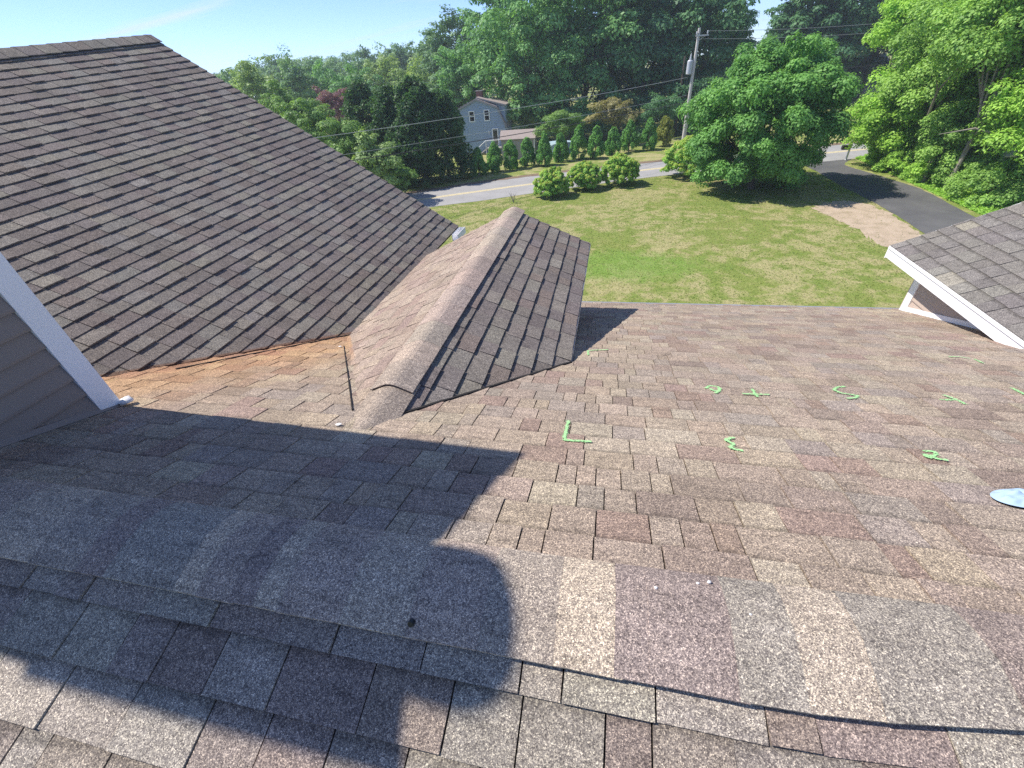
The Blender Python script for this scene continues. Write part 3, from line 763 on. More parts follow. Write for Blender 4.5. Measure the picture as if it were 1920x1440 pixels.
M_LITTER = plain("road_edge_litter", (0.21, 0.155, 0.11), 0.95, 0.1, var=0.45, scale=2.5, bump=0.03)

near_e = spline([(-45, 19), (-30, 27.3), (-15.4, 34.6), (-10.8, 36.5), (-6.7, 38.5), (3.0, 42.9), (10, 44.9), (16.8, 46.3), (24, 48.2), (40, 52), (70, 58)])
far_e = spline([(-47, 26.5), (-31, 33.2), (-17.2, 40.6), (-12.6, 43.2), (-7.8, 45.4), (2.6, 49.2), (9, 51.2), (15.6, 52.8), (22.5, 54.6), (38.5, 58.5), (68, 65)])
road = tag(strip("road", near_e, far_e, 0.012, M_ROAD, cols=6), "pale worn two lane asphalt road", kind="structure")
mid = (near_e + far_e) / 2; dr = (far_e - near_e); dr = dr / np.linalg.norm(dr, axis=1)[:, None]
strip("centre_line", mid + dr * 0.07, mid + dr * 0.24, 0.018, M_YELLOW, road); strip("centre_line", mid - dr * 0.24, mid - dr * 0.07, 0.018, M_YELLOW, road)
sh = tag(strip("road_shoulder", far_e - dr * 0.15, far_e + dr * 0.75, 0.022, M_LITTER, jitter=0.12, cols=2, seed=3), "brown littered edge along the far side of the road", kind="structure")
drv_l = spline([(16.0, 46.4), (16.3, 44.3), (16.4, 41.2), (16.4, 37.7), (16.7, 33.6), (16.7, 29.9), (16.5, 24), (16.0, 14)], 6)
drv_r = spline([(20.6, 47.5), (19.2, 45.0), (19.6, 42.5), (20.2, 39.7), (20.7, 36.8), (20.6, 33.6), (20.4, 29.2), (20.6, 22), (21.0, 14)][:8], 6)
tag(strip("driveway", drv_l, drv_r, 0.008, M_DRIVE, jitter=0.05, cols=3, seed=2), "dark asphalt driveway running from the road along the trees", kind="structure")
# sandy patch with ragged edge
rg = np.random.RandomState(9)
dp = spline([(13.3, 33.0), (14.7, 33.9), (16.0, 33.3), (16.5, 31.5), (16.55, 28.6), (16.2, 25.4), (14.9, 23.6), (13.9, 25.2), (13.7, 28.0), (13.2, 30.5), (12.8, 32.0), (13.3, 33.0)], 10)
dp = dp[:-1] + rg.uniform(-.22, .22, dp[:-1].shape); cc = dp.mean(0)
av = np.arctan2(dp[:, 1] - cc[1], dp[:, 0] - cc[0]); dp = dp[np.argsort(av)]; dp = np.concatenate([dp, dp[:1]])
V = [(cc[0], cc[1], .004)] + [(q[0], q[1], .004) for q in dp]; F = [(0, i, i + 1) for i in range(1, len(dp))]
tag(mesh("dirt_patch", V, F, M_DIRT), "bare sandy dirt beside the driveway", kind="structure")

# grass tufts over the visible lawn
mt, nt_, o_ = newmat("grass_blade"); b = NB(nt_); a = b.n("ShaderNodeAttribute"); a.attribute_name = "tint"
c = b.ramp(a.outputs["Fac"], [(0.0, (0.14, 0.25, 0.045)), (0.45, (0.235, 0.30, 0.072)), (0.8, (0.40, 0.38, 0.15)), (1.0, (0.52, 0.46, 0.24))])
d1 = b.n("ShaderNodeBsdfDiffuse"); d2 = b.n("ShaderNodeBsdfTranslucent"); ms = b.n("ShaderNodeMixShader"); ms.inputs[0].default_value = 0.3
b.l(c, d1.inputs[0]); b.l(c, d2.inputs[0]); b.l(d1.outputs[0], ms.inputs[1]); b.l(d2.outputs[0], ms.inputs[2]); b.l(ms.outputs[0], o_.inputs[0]); M_BLADE = mt
rg = np.random.RandomState(4); n = 90000
gxy = np.stack([rg.uniform(-19, 17, n), 14 + 31 * rg.uniform(0, 1, n) ** 0.8], 1)
def in_poly(P, poly):
    x, y = P[:, 0], P[:, 1]; r = np.zeros(len(P), bool)
    for i in range(len(poly)):
        (x0, y0), (x1, y1) = poly[i], poly[i - 1]
        if y0 == y1: continue
        r ^= ((y0 > y) != (y1 > y)) & (x < (x1 - x0) * (y - y0) / (y1 - y0) + x0)
    return r
keep = ~in_poly(gxy, np.concatenate([near_e, far_e[::-1]])) & ~in_poly(gxy, np.concatenate([drv_l, drv_r[::-1]])) & ~(in_poly(gxy, dp) & (rg.uniform(0, 1, n) < .93))
ne = np.interp(gxy[:, 0], near_e[:, 0], near_e[:, 1]); keep &= gxy[:, 1] < ne - 0.1
gxy = gxy[keep]; n = len(gxy)
ang = rg.uniform(0, 6.28, n); hgt = rg.uniform(.012, .035, n); wd = rg.uniform(.02, .05, n); lean = rg.uniform(-.06, .06, (n, 2))
V = np.zeros((n, 3, 3)); V[:, 0, :2] = gxy - np.stack([np.cos(ang), np.sin(ang)], 1) * wd[:, None]; V[:, 1, :2] = gxy + np.stack([np.cos(ang), np.sin(ang)], 1) * wd[:, None]
V[:, 2, :2] = gxy + lean; V[:, 2, 2] = hgt; V[:, :2, 2] = .001
# large soft tone drift of the blades
low = (np.sin(gxy[:, 0] * .9 + 1) * np.sin(gxy[:, 1] * .7) + np.sin(gxy[:, 0] * .37 - gxy[:, 1] * .5)) * .14
er = ((gxy[:, 0] - .6) / 4.6) ** 2 + ((gxy[:, 1] - 22.6) / 2.3) ** 2
tint = np.clip(.52 + low + rg.normal(0, .11, n) - .2 * (er + rg.normal(0, .45, n) < .8), 0, 1)
tag(big_mesh("grass", V.reshape(-1, 3), np.arange(3 * n).reshape(-1, 3), M_BLADE, {"tint": ('FACE', tint)}), "short mown grass blades on the front lawn", kind="stuff")

# ================================================================== vegetation
def leaf_mat(name, dark, light, trans=0.40, tip=None):
    mt, nt, o = newmat(name); b = NB(nt); a = b.n("ShaderNodeAttribute"); a.attribute_name = "tint"
    st = [(0.0, dark), (0.7, light)] if tip is None else [(0.0, dark), (0.62, light), (0.95, tip)]
    c = b.ramp(a.outputs["Fac"], st)
    d1 = b.n("ShaderNodeBsdfPrincipled"); b.l(c, d1.inputs["Base Color"]); d1.inputs["Roughness"].default_value = 0.5; d1.inputs["Specular IOR Level"].default_value = 0.25
    d2 = b.n("ShaderNodeBsdfTranslucent"); cc = b.mix(1.0, c, (1.15, 1.2, 0.55, 1), 'MULTIPLY'); b.l(cc, d2.inputs[0])
    ms = b.n("ShaderNodeMixShader"); ms.inputs[0].default_value = trans
    b.l(d1.outputs[0], ms.inputs[1]); b.l(d2.outputs[0], ms.inputs[2]); b.l(ms.outputs[0], o.inputs[0]); return mt

LM = dict(
    maple=leaf_mat("maple_leaf", (0.096, 0.243, 0.072), (0.276, 0.533, 0.136)),
    vine=leaf_mat("vine_leaf", (0.174, 0.349, 0.064), (0.477, 0.745, 0.134)),
    right=leaf_mat("hedgerow_leaf", (0.170, 0.318, 0.081), (0.419, 0.653, 0.162)),
    oak=leaf_mat("oak_leaf", (0.095, 0.230, 0.095), (0.276, 0.512, 0.178)),
    oakd=leaf_mat("dark_oak_leaf", (0.064, 0.167, 0.086), (0.167, 0.336, 0.143)),
    far=leaf_mat("far_leaf", (0.112, 0.224, 0.126), (0.265, 0.421, 0.210)),
    ever=leaf_mat("evergreen_spray", (0.033, 0.099, 0.039), (0.099, 0.205, 0.066)),
    shrub=leaf_mat("shrub_leaf", (0.101, 0.214, 0.055), (0.289, 0.453, 0.127)),
    rhodo=leaf_mat("rhododendron_leaf", (0.155, 0.363, 0.078), (0.386, 0.652, 0.136), tip=(0.55, 0.58, 0.13)),
    arbor=leaf_mat("arborvitae_spray", (0.084, 0.236, 0.064), (0.236, 0.490, 0.117)),
    arbory=leaf_mat("yellowing_arborvitae_spray", (0.163, 0.233, 0.050), (0.411, 0.423, 0.099)),
    plum=leaf_mat("purple_plum_leaf", (0.150, 0.060, 0.088), (0.397, 0.218, 0.246)),
    tan=leaf_mat("tan_maple_leaf", (0.233, 0.218, 0.099), (0.478, 0.437, 0.205)),
    willow=leaf_mat("pale_leaf", (0.178, 0.288, 0.110), (0.411, 0.547, 0.205)),
)
M_BARK = plain("grey_brown_bark", (0.12, 0.095, 0.075), 0.95, 0.1, var=0.35, scale=5, bump=0.02)
M_BARKL = plain("pale_dead_bark", (0.33, 0.29, 0.25), 0.9, 0.1, var=0.3, scale=5, bump=0.02)

def lobes_for(seed, R, n, fr=(0.26, 0.42), down=-0.5, k=0.72, core=True, wild=.22, long=1.45, flat=.6):
    """foliage sprays: centre, radii (outward, sideways, upright), tone, outward direction"""
    rg = np.random.RandomState(seed); i = np.arange(n) + .5
    ph = np.arccos(1 - 2 * i / n); th = math.pi * (1 + 5 ** .5) * i
    D = np.stack([np.cos(th) * np.sin(ph), np.sin(th) * np.sin(ph), np.cos(ph)], 1) + rg.normal(0, .16, (n, 3))
    D /= np.linalg.norm(D, axis=1)[:, None]; D = D[D[:, 2] > down]; m = len(D)
    R = np.array(R, float); f = rg.uniform(*fr, m); kk = np.clip(k * (1 + rg.normal(0, wild, m)), .3, 1.12)
    c = D * R * kk[:, None]; m_ = R.prod() ** (1 / 3)
    r = m_ * f[:, None] * np.array([long, 1.0, flat]) * rg.uniform(.8, 1.2, (m, 3))
    out = D * np.array([1, 1, .35]); out[:, 2] += rg.normal(-.12, .22, m); out /= np.linalg.norm(out, axis=1)[:, None]
    tone = rg.uniform(-.2, .2, m)
    L = np.concatenate([c, r, tone[:, None], out], 1)
    if core: L = np.concatenate([L, [[0, 0, 0, *(R * .6), -.15, 1, 0, 0]]])
    return L

def leaves(seed, lobes, n, size, upb=.6, outb=.8, rnd=.55, droop=.25, shell=.22, tip=0.0, aspect=.62):
    rg = np.random.RandomState(seed)
    A = (lobes[:, 3] * lobes[:, 4] * lobes[:, 5]) ** (2 / 3); A = A / A.sum()
    li = rg.choice(len(lobes), n, p=A); Lb = lobes[li]
    d = rg.normal(0, 1, (n, 3)); d /= np.linalg.norm(d, axis=1)[:, None]
    flip = (d[:, 2] < -0.15) & (rg.uniform(0, 1, n) < .6); d[flip, 2] *= -1
    rad = np.clip(1 - np.abs(rg.normal(0, shell, n)) + rg.normal(0, .09, n), .2, 1.4)
    q = d * Lb[:, 3:6] * rad[:, None]
    if lobes.shape[1] >= 10:
        o = Lb[:, 7:10]; sd = np.stack([-o[:, 1], o[:, 0], np.zeros(n)], 1); sd /= np.maximum(np.linalg.norm(sd, axis=1), 1e-6)[:, None]; upv = np.cross(o, sd)
        q = o * q[:, :1] + sd * q[:, 1:2] + upv * q[:, 2:3]
        dd = o * d[:, :1] + sd * d[:, 1:2] + upv * d[:, 2:3]
    else: dd = d
    P = Lb[:, :3] + q
    nr = dd * outb + np.array([0, 0, upb]) + rg.normal(0, rnd / 1.7, (n, 3)); nr /= np.linalg.norm(nr, axis=1)[:, None]
    t = rg.normal(0, 1, (n, 3)); t[:, 2] -= droop * 2; t -= nr * (t * nr).sum(1)[:, None]; t /= np.linalg.norm(t, axis=1)[:, None]
    bb = np.cross(nr, t); s = size * rg.uniform(.55, 1.4, n)[:, None]
    V = np.stack([P + t * s * .55, P + bb * s * .5 * aspect + t * s * .05, P - t * s * .45, P - bb * s * .5 * aspect + t * s * .05], 1).reshape(-1, 3)
    tint = np.clip(.42 + Lb[:, 6] + rg.normal(0, .17, n) + tip * (dd[:, 2] > .15) * rg.uniform(0, 1, n), 0, 1)
    return V, np.arange(4 * n).reshape(-1, 4), tint

def trunk_mesh(seed, base, Cc, lobes, r0, forks=6, mat=None, parent=None):
    rg = random.Random(seed); b = MB(); bx, by, bz = base; top = Vector((Cc[0], Cc[1], Cc[2] + 0.25 * max(l[5] for l in lobes)))
    p0 = Vector((bx, by, bz - .1)); midp = p0.lerp(top, .45) + Vector((rg.uniform(-.3, .3), rg.uniform(-.3, .3), 0))
    b.tube([p0, p0 + Vector((0, 0, .25)), midp, top], [r0 * 1.35, r0, r0 * .68, r0 * .2], 9)
    L_ = [l for l in lobes]; rg.shuffle(L_)
    for l in L_[:forks]:
        e = Vector((Cc[0] + l[0], Cc[1] + l[1], Cc[2] + l[2])); t = rg.uniform(.22, .5); s = p0.lerp(top, t)
        m1 = s.lerp(e, .5) + Vector((0, 0, rg.uniform(0, .12) * (e - s).length))
        b.tube([s, m1, e], [r0 * .42, r0 * .26, r0 * .07], 6)
    return b.build("trunk", mat or M_BARK, parent)

class Tree:
    """one tree or shrub: Empty at its base, crown and trunk as parts"""
    def __init__(s, name, label, cat, x, y, cz, R, mat, n, size, seed, r0=.2, nl=26, base=None, group=None, forks=6, bark=None, trunk=True, **kw):
        bx, by = base if base else (x, y); bz = tz(bx, by)
        s.root = empty(name, (bx, by, bz), label, cat, group)
        lk = {k: kw.pop(k) for k in ("fr", "down", "k", "core", "wild", "long", "flat") if k in kw}
        Lb = lobes_for(seed, R, nl, **lk)
        V, F, t = leaves(seed + 1, Lb, n, size, **kw)
        V = V + np.array([x - bx, y - by, cz - bz])
        V[:, 2] = np.maximum(V[:, 2], 0.03)
        s.crown = big_mesh("crown", V, F, mat, {"tint": ('FACE', t)}, s.root)
        if trunk:
            s.trunk = trunk_mesh(seed + 2, (0, 0, 0), (x - bx, y - by, cz - bz), Lb, r0, forks, bark, s.root)

# the lone lawn tree
Tree("maple_tree", "broad rounded green maple standing on the lawn by the driveway", "tree", 10.3, 38.2, 4.45, (4.85, 4.6, 4.15), LM['maple'], 130000, .185, 100, r0=.24, nl=190, base=(10.3, 38.0), forks=22,
     fr=(.12, .21), down=-.93, k=.88, droop=.6, wild=.13, long=1.25, flat=.85)

# dense growth along the driveway
GR = "trees and vines crowding the driveway"
right = [("vine_covered_tree", "bright yellow green vine draped tree leaning over the mailbox end of the driveway", 21.6, 44, 3.4, (3.3, 3.0, 4.4), 'vine', 22000, .27),
         ("hedgerow_tree", "tall green tree with bare grey limbs in the middle of the driveway growth", 22.0, 41, 7.2, (3.9, 3.5, 5.2), 'right', 26000, .27),
         ("hedgerow_tree", "tallest loose green tree at the upper right corner above the grey dormer", 21.6, 35.5, 8.6, (4.0, 3.4, 5.2), 'right', 28000, .25),
         ("vine_covered_tree", "yellow green tree nearest the dormer roof at the right border", 23.2, 32.5, 4.6, (3.4, 3.0, 4.2), 'vine', 22000, .24),
         ("hedgerow_shrub", "large green shrub filling the gap in the middle of the driveway bank", 22.4, 37.5, 2.7, (3.0, 2.6, 3.0), 'right', 17000, .23),
         ("roadside_shrub", "low yellowish shrub at the foot of the driveway bank by the mailbox", 21.9, 41.5, 0.7, (2.0, 1.8, 1.5), 'vine', 8000, .20),
         ("roadside_shrub", "low green shrub in front of the driveway trees above the dormer corner", 23.2, 32.6, 1.0, (2.6, 2.0, 1.6), 'right', 10000, .20),
         ("hedgerow_tree", "tall pale green tree behind the driveway growth, beside the dark woods", 23.6, 49, 9.6, (3.9, 3.4, 4.2), 'vine', 20000, .30),
         ("roadside_shrub", "green shrub beside the road at the driveway mouth", 23.4, 47, 1.8, (2.2, 2.0, 2.3), 'right', 9000, .24),
         ("roadside_shrub", "yellow green weedy shrub along the driveway edge in its middle", 22.2, 38.8, 0.6, (1.7, 2.0, 1.2), 'vine', 6500, .18),
         ("roadside_shrub", "weedy shrub on the driveway edge, second from the grey dormer", 22.6, 35.4, 0.7, (1.7, 2.0, 1.4), 'right', 7000, .18),
         ("roadside_shrub", "darker leafy shrub rising behind the driveway weeds", 23.4, 39.8, 2.4, (2.2, 2.2, 2.6), 'right', 9000, .22),
         ("roadside_shrub", "bright leafy shrub at the driveway mouth beside the mailbox", 21.9, 44.4, 0.8, (1.6, 1.8, 1.5), 'vine', 6500, .2),
         ("hedgerow_tree", "green tree deep behind the driveway bank", 27, 42, 5.5, (4.2, 3.6, 5.5), 'right', 20000, .30),
         ("hedgerow_tree", "wide green tree filling the right border behind the dormer", 27.5, 36, 5.5, (4.2, 3.6, 5.6), 'right', 22000, .28)]
for i, (nm_, lb, x, y, cz, R, mk, n, sz) in enumerate(right):
    Tree(nm_, lb, "shrub" if "shrub" in nm_ else "tree", x, y, cz, R, LM[mk], int(n * 2.0), sz * .70, 200 + 7 * i, r0=.16 if "shrub" not in nm_ else .06, nl=110 if "shrub" not in nm_ else 60, group=GR, bark=M_BARKL if i in (1, 2) else None, forks=9, fr=(.15, .27), droop=.5, wild=.2, long=1.25, flat=.85)
rg = np.random.RandomState(55); n = 26000
ux = 20.9 + 5.5 * rg.uniform(0, 1, n) ** 1.5; uy = rg.uniform(28, 47.5, n); hmax = np.clip((ux - 20.7) * .55, .08, 1.3) * (.6 + .4 * np.sin(uy * 1.3) * np.sin(uy * .47 + ux))
P_ = np.stack([ux, uy, np.maximum(hmax * rg.uniform(0, 1, n) ** .6, .02)], 1)
V, F, t = leaves(56, np.array([[0, 0, 0, .02, .02, .02, 0]]), n, .17); V = V.reshape(n, 4, 3) + P_[:, None, :]; V[:, :, 2] = np.maximum(V[:, :, 2], .01)
t = np.clip(rg.normal(.45, .2, n), 0, 1)
tag(big_mesh("undergrowth", V.reshape(-1, 3), F, LM['vine'], {"tint": ('FACE', t)}), "weedy undergrowth between the driveway and the trees", kind="stuff")
# bare pale limbs showing through
b = MB()
for (P, r) in (([(20.4, 38.6, 4.2), (19.7, 37.4, 5.6), (19.0, 36.6, 6.2)], [.09, .06, .02]), ([(19.7, 37.4, 5.6), (19.9, 36.6, 6.9), (19.6, 36.2, 7.8)], [.06, .04, .015]), ([(21.5, 38.0, 3.0), (20.4, 38.6, 4.2)], [.11, .09]),
               ([(21.6, 33.0, 3.6), (20.3, 33.4, 4.0), (18.9, 33.9, 3.7)], [.07, .05, .015])):
    b.tube(P, r, 6)
dead = empty("dead_tree", (21.5, 38.0, 0), "bare pale grey dead limbs poking out of the driveway growth", "tree", GR)
b2 = MB(); b2.v = [(p_[0] - 21.5, p_[1] - 38.0, p_[2]) for p_ in b.v]; b2.f = b.f; b2.tube([(0, 0, 0), (0, 0, 3.0)], [.14, .11], 7); b2.build("trunk", M_BARKL, dead)

# big oaks beyond the road
GO = "tall trees beyond the road"
oaks = [("oak_tree", "tall dark tree directly behind the blue house and its shed", -12.4, 73, 9.4, (7.0, 6.0, 10.0), 'oak', 22000, .42),
        ("oak_tree", "tall leafy tree with hanging sprays left of the utility pole top", -5.0, 76, 9.6, (7.4, 6.5, 11.0), 'oak', 24000, .44),
        ("oak_tree", "deep green tall tree just behind the utility pole wires", 2.0, 79, 10.2, (7.2, 6.2, 11.2), 'oakd', 22000, .46),
        ("oak_tree", "darkest tall tree right behind the utility pole", 9.5, 80, 9.4, (6.6, 6.0, 10.4), 'oakd', 20000, .46),
        ("oak_tree", "smaller dark tree right of the pole top, next to the gap of sky", 15.0, 86, 9.0, (3.4, 3.2, 6.4), 'oakd', 9000, .42),
        ("oak_tree", "pale green rounded tree standing out against the sky above the blue house", -30.3, 95, 10.0, (6.0, 5.0, 6.2), 'far', 13000, .46),
        ("vine_covered_tree", "bushy green tree just left of the blue house chimney", -23.6, 77, 6.3, (4.4, 3.8, 5.6), 'oak', 12000, .36),
        ("oak_tree", "high crowned green tree rising to the top edge behind the blue house", -19.0, 84, 12.4, (4.6, 4.2, 7.4), 'oak', 13000, .44),
        ("oak_tree", "tall tree behind the leftmost shed trees, filling the middle of the woods", -12, 92, 14.0, (6.5, 5.5, 8.0), 'oak', 13000, .5),
        ("oak_tree", "tall tree far behind the pole, filling the dark woods", 3, 96, 12.5, (8, 6, 8.5), 'oakd', 15000, .55),
        ("oak_tree", "dark blue green tree at the left end of the woods right of the sky gap", 27.3, 98, 8.2, (5.0, 4.6, 7.2), 'oakd', 11000, .5),
        ("oak_tree", "broad dark tree above the lawn maple in the right woods", 30.8, 97, 9.8, (5.6, 5.5, 9.0), 'oakd', 14000, .5),
        ("oak_tree", "tallest dark tree of the right woods at the top edge", 35.5, 100, 11.6, (7.2, 6.0, 10.5), 'oakd', 15000, .52),
        ("oak_tree", "dark tree behind the grey roofed house in the right woods", 41.5, 101, 10.0, (6.0, 5.2, 9.0), 'oakd', 12000, .5),
        ("oak_tree", "dark tree at the right end of the right woods behind the pale vine tree", 48, 96, 10.5, (6.8, 6.0, 9.0), 'oakd', 12000, .5)]
for i, (nm_, lb, x, y, cz, R, mk, n, sz) in enumerate(oaks):
    Tree(nm_, lb, "tree", x, y, cz, R, LM[mk], int(n * 1.25), sz, 400 + 7 * i, r0=.32, nl=110, group=GO, forks=14, fr=(.13, .25), down=-.85, k=.82, droop=.6, wild=.2)

# understorey and garden trees beyond the hedge row
Tree("ornamental_tree", "layered tan leaved ornamental tree behind the hedge row", "tree", -0.3, 62, 3.1, (3.1, 2.6, 1.9), LM['tan'], 9000, .24, 600, r0=.1, nl=26, down=-.25, fr=(.2, .36))
Tree("garden_tree", "small spreading green tree with a leaning trunk beside the shed", "tree", -6.7, 60.5, 2.4, (2.7, 2.3, 1.7), LM['shrub'], 8000, .22, 610, r0=.12, nl=24, base=(-5.7, 60.3), down=-.3)
Tree("garden_tree", "small dark open tree left of the utility pole base", "tree", 5.6, 65, 3.2, (2.3, 2.0, 2.0), LM['oakd'], 4500, .22, 620, r0=.1, nl=20)
und = [("green bush between the blue house and the garden tree", -12.0, 71, 2.3, (2.6, 2.2, 2.6), 'shrub'), ("dark bush behind the garden tree", -5.5, 69, 1.8, (3.6, 2.6, 2.8), 'oak'),
       ("dark bush behind the tan ornamental tree", 1.5, 70, 1.8, (4.0, 2.8, 3.4), 'oakd'), ("dark bush behind the utility pole", 8.8, 72, 2.0, (4.4, 3.0, 4.4), 'oakd'), ("dark bush right of the utility pole behind the maple", 15.5, 74, 2.0, (4.4, 3.0, 3.6), 'oakd'),
       ("pale bush at the back of the far lawn behind the maple", 23, 80, 1.6, (4.4, 3.0, 2.6), 'oak')]
for i, (lb, x, y, cz, R, mk) in enumerate(und):
    Tree("woodland_bush", lb, "bush", x, y, cz, R, LM[mk], 7000, .32, 640 + 5 * i, r0=.06, nl=20, group="bushes at the edge of the far woods", forks=4)

# evergreens and shrubs left of the blue house
GE = "dark evergreens by the left bend of the road"
for i, (lb, x, y, h, r) in enumerate([("dark evergreen at the left, furthest from the blue house", -24.6, 46, 8.4, 3.1), ("dark evergreen second from the left in the evergreen clump", -21.3, 44.5, 8.0, 3.1),
                                      ("tallest widest dark evergreen in the middle of the clump", -18.6, 44.4, 8.6, 3.2), ("dark evergreen at the right end of the clump beside the blue house", -16.6, 45.8, 7.4, 2.9),
                                      ("dark evergreen low at the road side of the clump", -19.4, 42.8, 5.4, 2.9)]):
    root = empty("evergreen_tree", (x, y, 0), lb, "tree", GE); rg = np.random.RandomState(700 + i); Lb = []
    for q in range(90):
        t = rg.uniform(0, 1) ** .8; a = rg.uniform(0, 6.28); rr_ = r * (1 - t ** 1.6) ** .6 * rg.uniform(.6, .9); s_ = rg.uniform(.45, .85)
        Lb.append((rr_ * math.cos(a), rr_ * math.sin(a), .3 + t * (h - .6), s_, s_, s_ * 1.25, rg.uniform(-.2, .2)))
    V, F, t = leaves(710 + i, np.array(Lb), 19000, .25, upb=.3, outb=.6, droop=-.3, rnd=.9)
    V[:, 2] = np.maximum(V[:, 2], .03)
    big_mesh("crown", V, F, LM['ever'], {"tint": ('FACE', t)}, root); MB().tube([(0, 0, -.1), (0, 0, h * .9)], [.18, .03], 7).build("trunk", M_BARK, root)
GS_ = "deciduous shrubs beside the left wing roof"
for i, (lb, x, y, cz, R, mk) in enumerate([("light green shrub peeking above the left roof edge below the purple tree", -26.6, 40, 5.3, (2.3, 2.0, 3.0), 'shrub'), ("light green shrub right behind the middle of the roof edge", -22.8, 38, 4.2, (2.2, 2.0, 3.0), 'shrub'),
                                           ("pale leafed shrub beside the dark evergreens at the roof edge", -19.6, 36.4, 2.9, (1.9, 1.7, 2.7), 'willow'), ("small shrub lowest along the roof edge near the road", -18.6, 38.2, 1.7, (1.6, 1.5, 1.9), 'shrub'),
                                           ("broad green shrub highest along the roof edge", -29.5, 43, 5.6, (2.4, 2.2, 3.2), 'shrub')]):
    Tree("wild_shrub", lb, "shrub", x, y, cz, R, LM[mk], 9000, .22, 760 + 5 * i, r0=.08, nl=26, group=GS_, forks=6, fr=(.2, .36))

# mid distance trees at the left
GL = "trees above the left wing roof edge"
left = [("loose_tree", "open pale green tree rising left of the others above the left roof edge", -46.7, 60, 8.6, (3.0, 2.6, 3.9), 'willow', 7000, .28), ("loose_tree", "bright green tree just right of the open pale one at the roof edge", -36.4, 50, 6.6, (2.2, 2.0, 3.0), 'shrub', 6500, .25),
        ("leafy_tree", "blue green tree behind the two roof edge trees", -51.5, 76, 8.4, (3.6, 3.0, 4.2), 'far', 6000, .36), ("leafy_tree", "blue green tree touching the roof edge at far left", -66.8, 82, 8.6, (4.0, 3.5, 4.0), 'far', 6000, .38),
        ("plum_tree", "purple leaved plum tree before the distant white trimmed house", -36.9, 62, 6.2, (2.7, 2.4, 2.2), 'plum', 7000, .24),
        ("leafy_tree", "dark green tree behind the purple plum", -46.5, 85, 6.4, (5.0, 4.0, 4.6), 'oak', 9000, .4), ("leafy_tree", "dark blue green tree left of the purple plum in the back", -58.0, 92, 7.0, (5.5, 4.5, 4.6), 'oak', 9000, .42),
        ("leafy_tree", "hazy rounded tree on the skyline left of the middle", -75, 122, 9.0, (6.8, 5, 5.2), 'far', 8000, .5), ("leafy_tree", "hazy tree on the skyline above the purple plum", -62, 117, 8.2, (6.4, 5, 5.6), 'far', 8000, .5),
        ("leafy_tree", "light green rounded tree on the skyline left of the pale tall one", -48.0, 102, 8.2, (5.0, 4.5, 5.0), 'willow', 8000, .45), ("leafy_tree", "feathery pale green tree right behind the distant white trimmed house", -36.6, 87, 5.8, (5.6, 4.5, 4.6), 'willow', 10000, .36),
        ("leafy_tree", "small hazy tree on the far skyline in the middle distance", -71, 142, 10.6, (7.6, 5, 5.0), 'far', 7000, .6), ("leafy_tree", "hazy tree on the far skyline near the pale tall tree", -55.5, 132, 10.2, (6.4, 5, 5.0), 'far', 7000, .55),
        ("leafy_tree", "hazy tree at the left end of the skyline over the roof", -92, 132, 10.0, (6.5, 5, 5.6), 'far', 7000, .55), ("leafy_tree", "green tree below the pale tall tree beside the evergreens", -29.0, 80, 5.0, (4.2, 3.6, 4.6), 'far', 9000, .36),
        ("leafy_tree", "small pale tree on the skyline beside the pale tall tree", -38.5, 108, 10.8, (4.4, 4, 4.6), 'far', 7000, .46)]
for i, (nm_, lb, x, y, cz, R, mk, n, sz) in enumerate(left):
    Tree(nm_, lb, "tree", x, y, cz, R, LM[mk], n, sz, 800 + 7 * i, r0=.2, nl=60, group=GL, forks=9, fr=(.15, .28), down=-.8, wild=.22)

# arborvitae row
GA = "arborvitae row along the far side of the road"
row = [(-13.6, 46.5, 2.35, .81), (-12.2, 48.1, 2.40, .83), (-10.7, 49.0, 2.55, .90), (-9.2, 50.3, 2.51, .83), (-7.3, 50.3, 2.63, .80), (-5.8, 52.1, 2.32, .79), (-3.9, 53.0, 2.84, .94), (-2.1, 53.0, 2.74, .92), (-0.3, 54.9, 2.43, .82), (1.5, 56.3, 2.61, 1.0), (3.6, 56.7, 2.68, .9), (5.4, 58.8, 2.89, 1.02)]
ords = ["first arborvitae of the row, beside the dark evergreens", "second arborvitae of the row from the dark evergreens", "third arborvitae of the row, before the left side of the shed", "fourth arborvitae of the row, before the right side of the shed",
        "fifth arborvitae of the row, just right of the shed", "sixth arborvitae of the row, shortest near the garden tree", "seventh arborvitae of the row, below the garden tree trunk", "eighth arborvitae of the row, left below the tan ornamental tree",
        "ninth arborvitae of the row, right below the tan ornamental tree", "tenth arborvitae of the row, wide and deep green", "green arborvitae second from the utility pole end of the row", "yellowing arborvitae at the utility pole end of the row"]
for i, ((x, y, h, r), lb) in enumerate(zip(row, ords)):
    h *= 1.08; r *= 1.1
    root = empty("arborvitae", (x, y, tz(x, y)), lb, "hedge tree", GA); rg = np.random.RandomState(900 + i); Lb = []
    for q in range(46):
        t = rg.uniform(0, 1) ** .9; a = rg.uniform(0, 6.28); pr = (min(1, .62 + t * 1.6) if t < .25 else (1 - (t - .25) / .75) ** .75)
        rr_ = r * .92 * pr * rg.uniform(.75, 1); s_ = rg.uniform(.18, .32)
        Lb.append((rr_ * math.cos(a), rr_ * math.sin(a), .12 + t * (h - .3), s_, s_, s_ * 1.7, rg.uniform(-.18, .18)))
    V, F, t = leaves(930 + i, np.array(Lb), 8000, .17, upb=.15, outb=.75, droop=-.6, rnd=.7)
    V[:, 2] = np.maximum(V[:, 2], .02)
    big_mesh("crown", V, F, LM['arbory' if i == 11 else 'arbor'], {"tint": ('FACE', t)}, root); MB().tube([(0, 0, -.1), (0, 0, h * .9)], [.06, .015], 6).build("trunk", M_BARK, root)

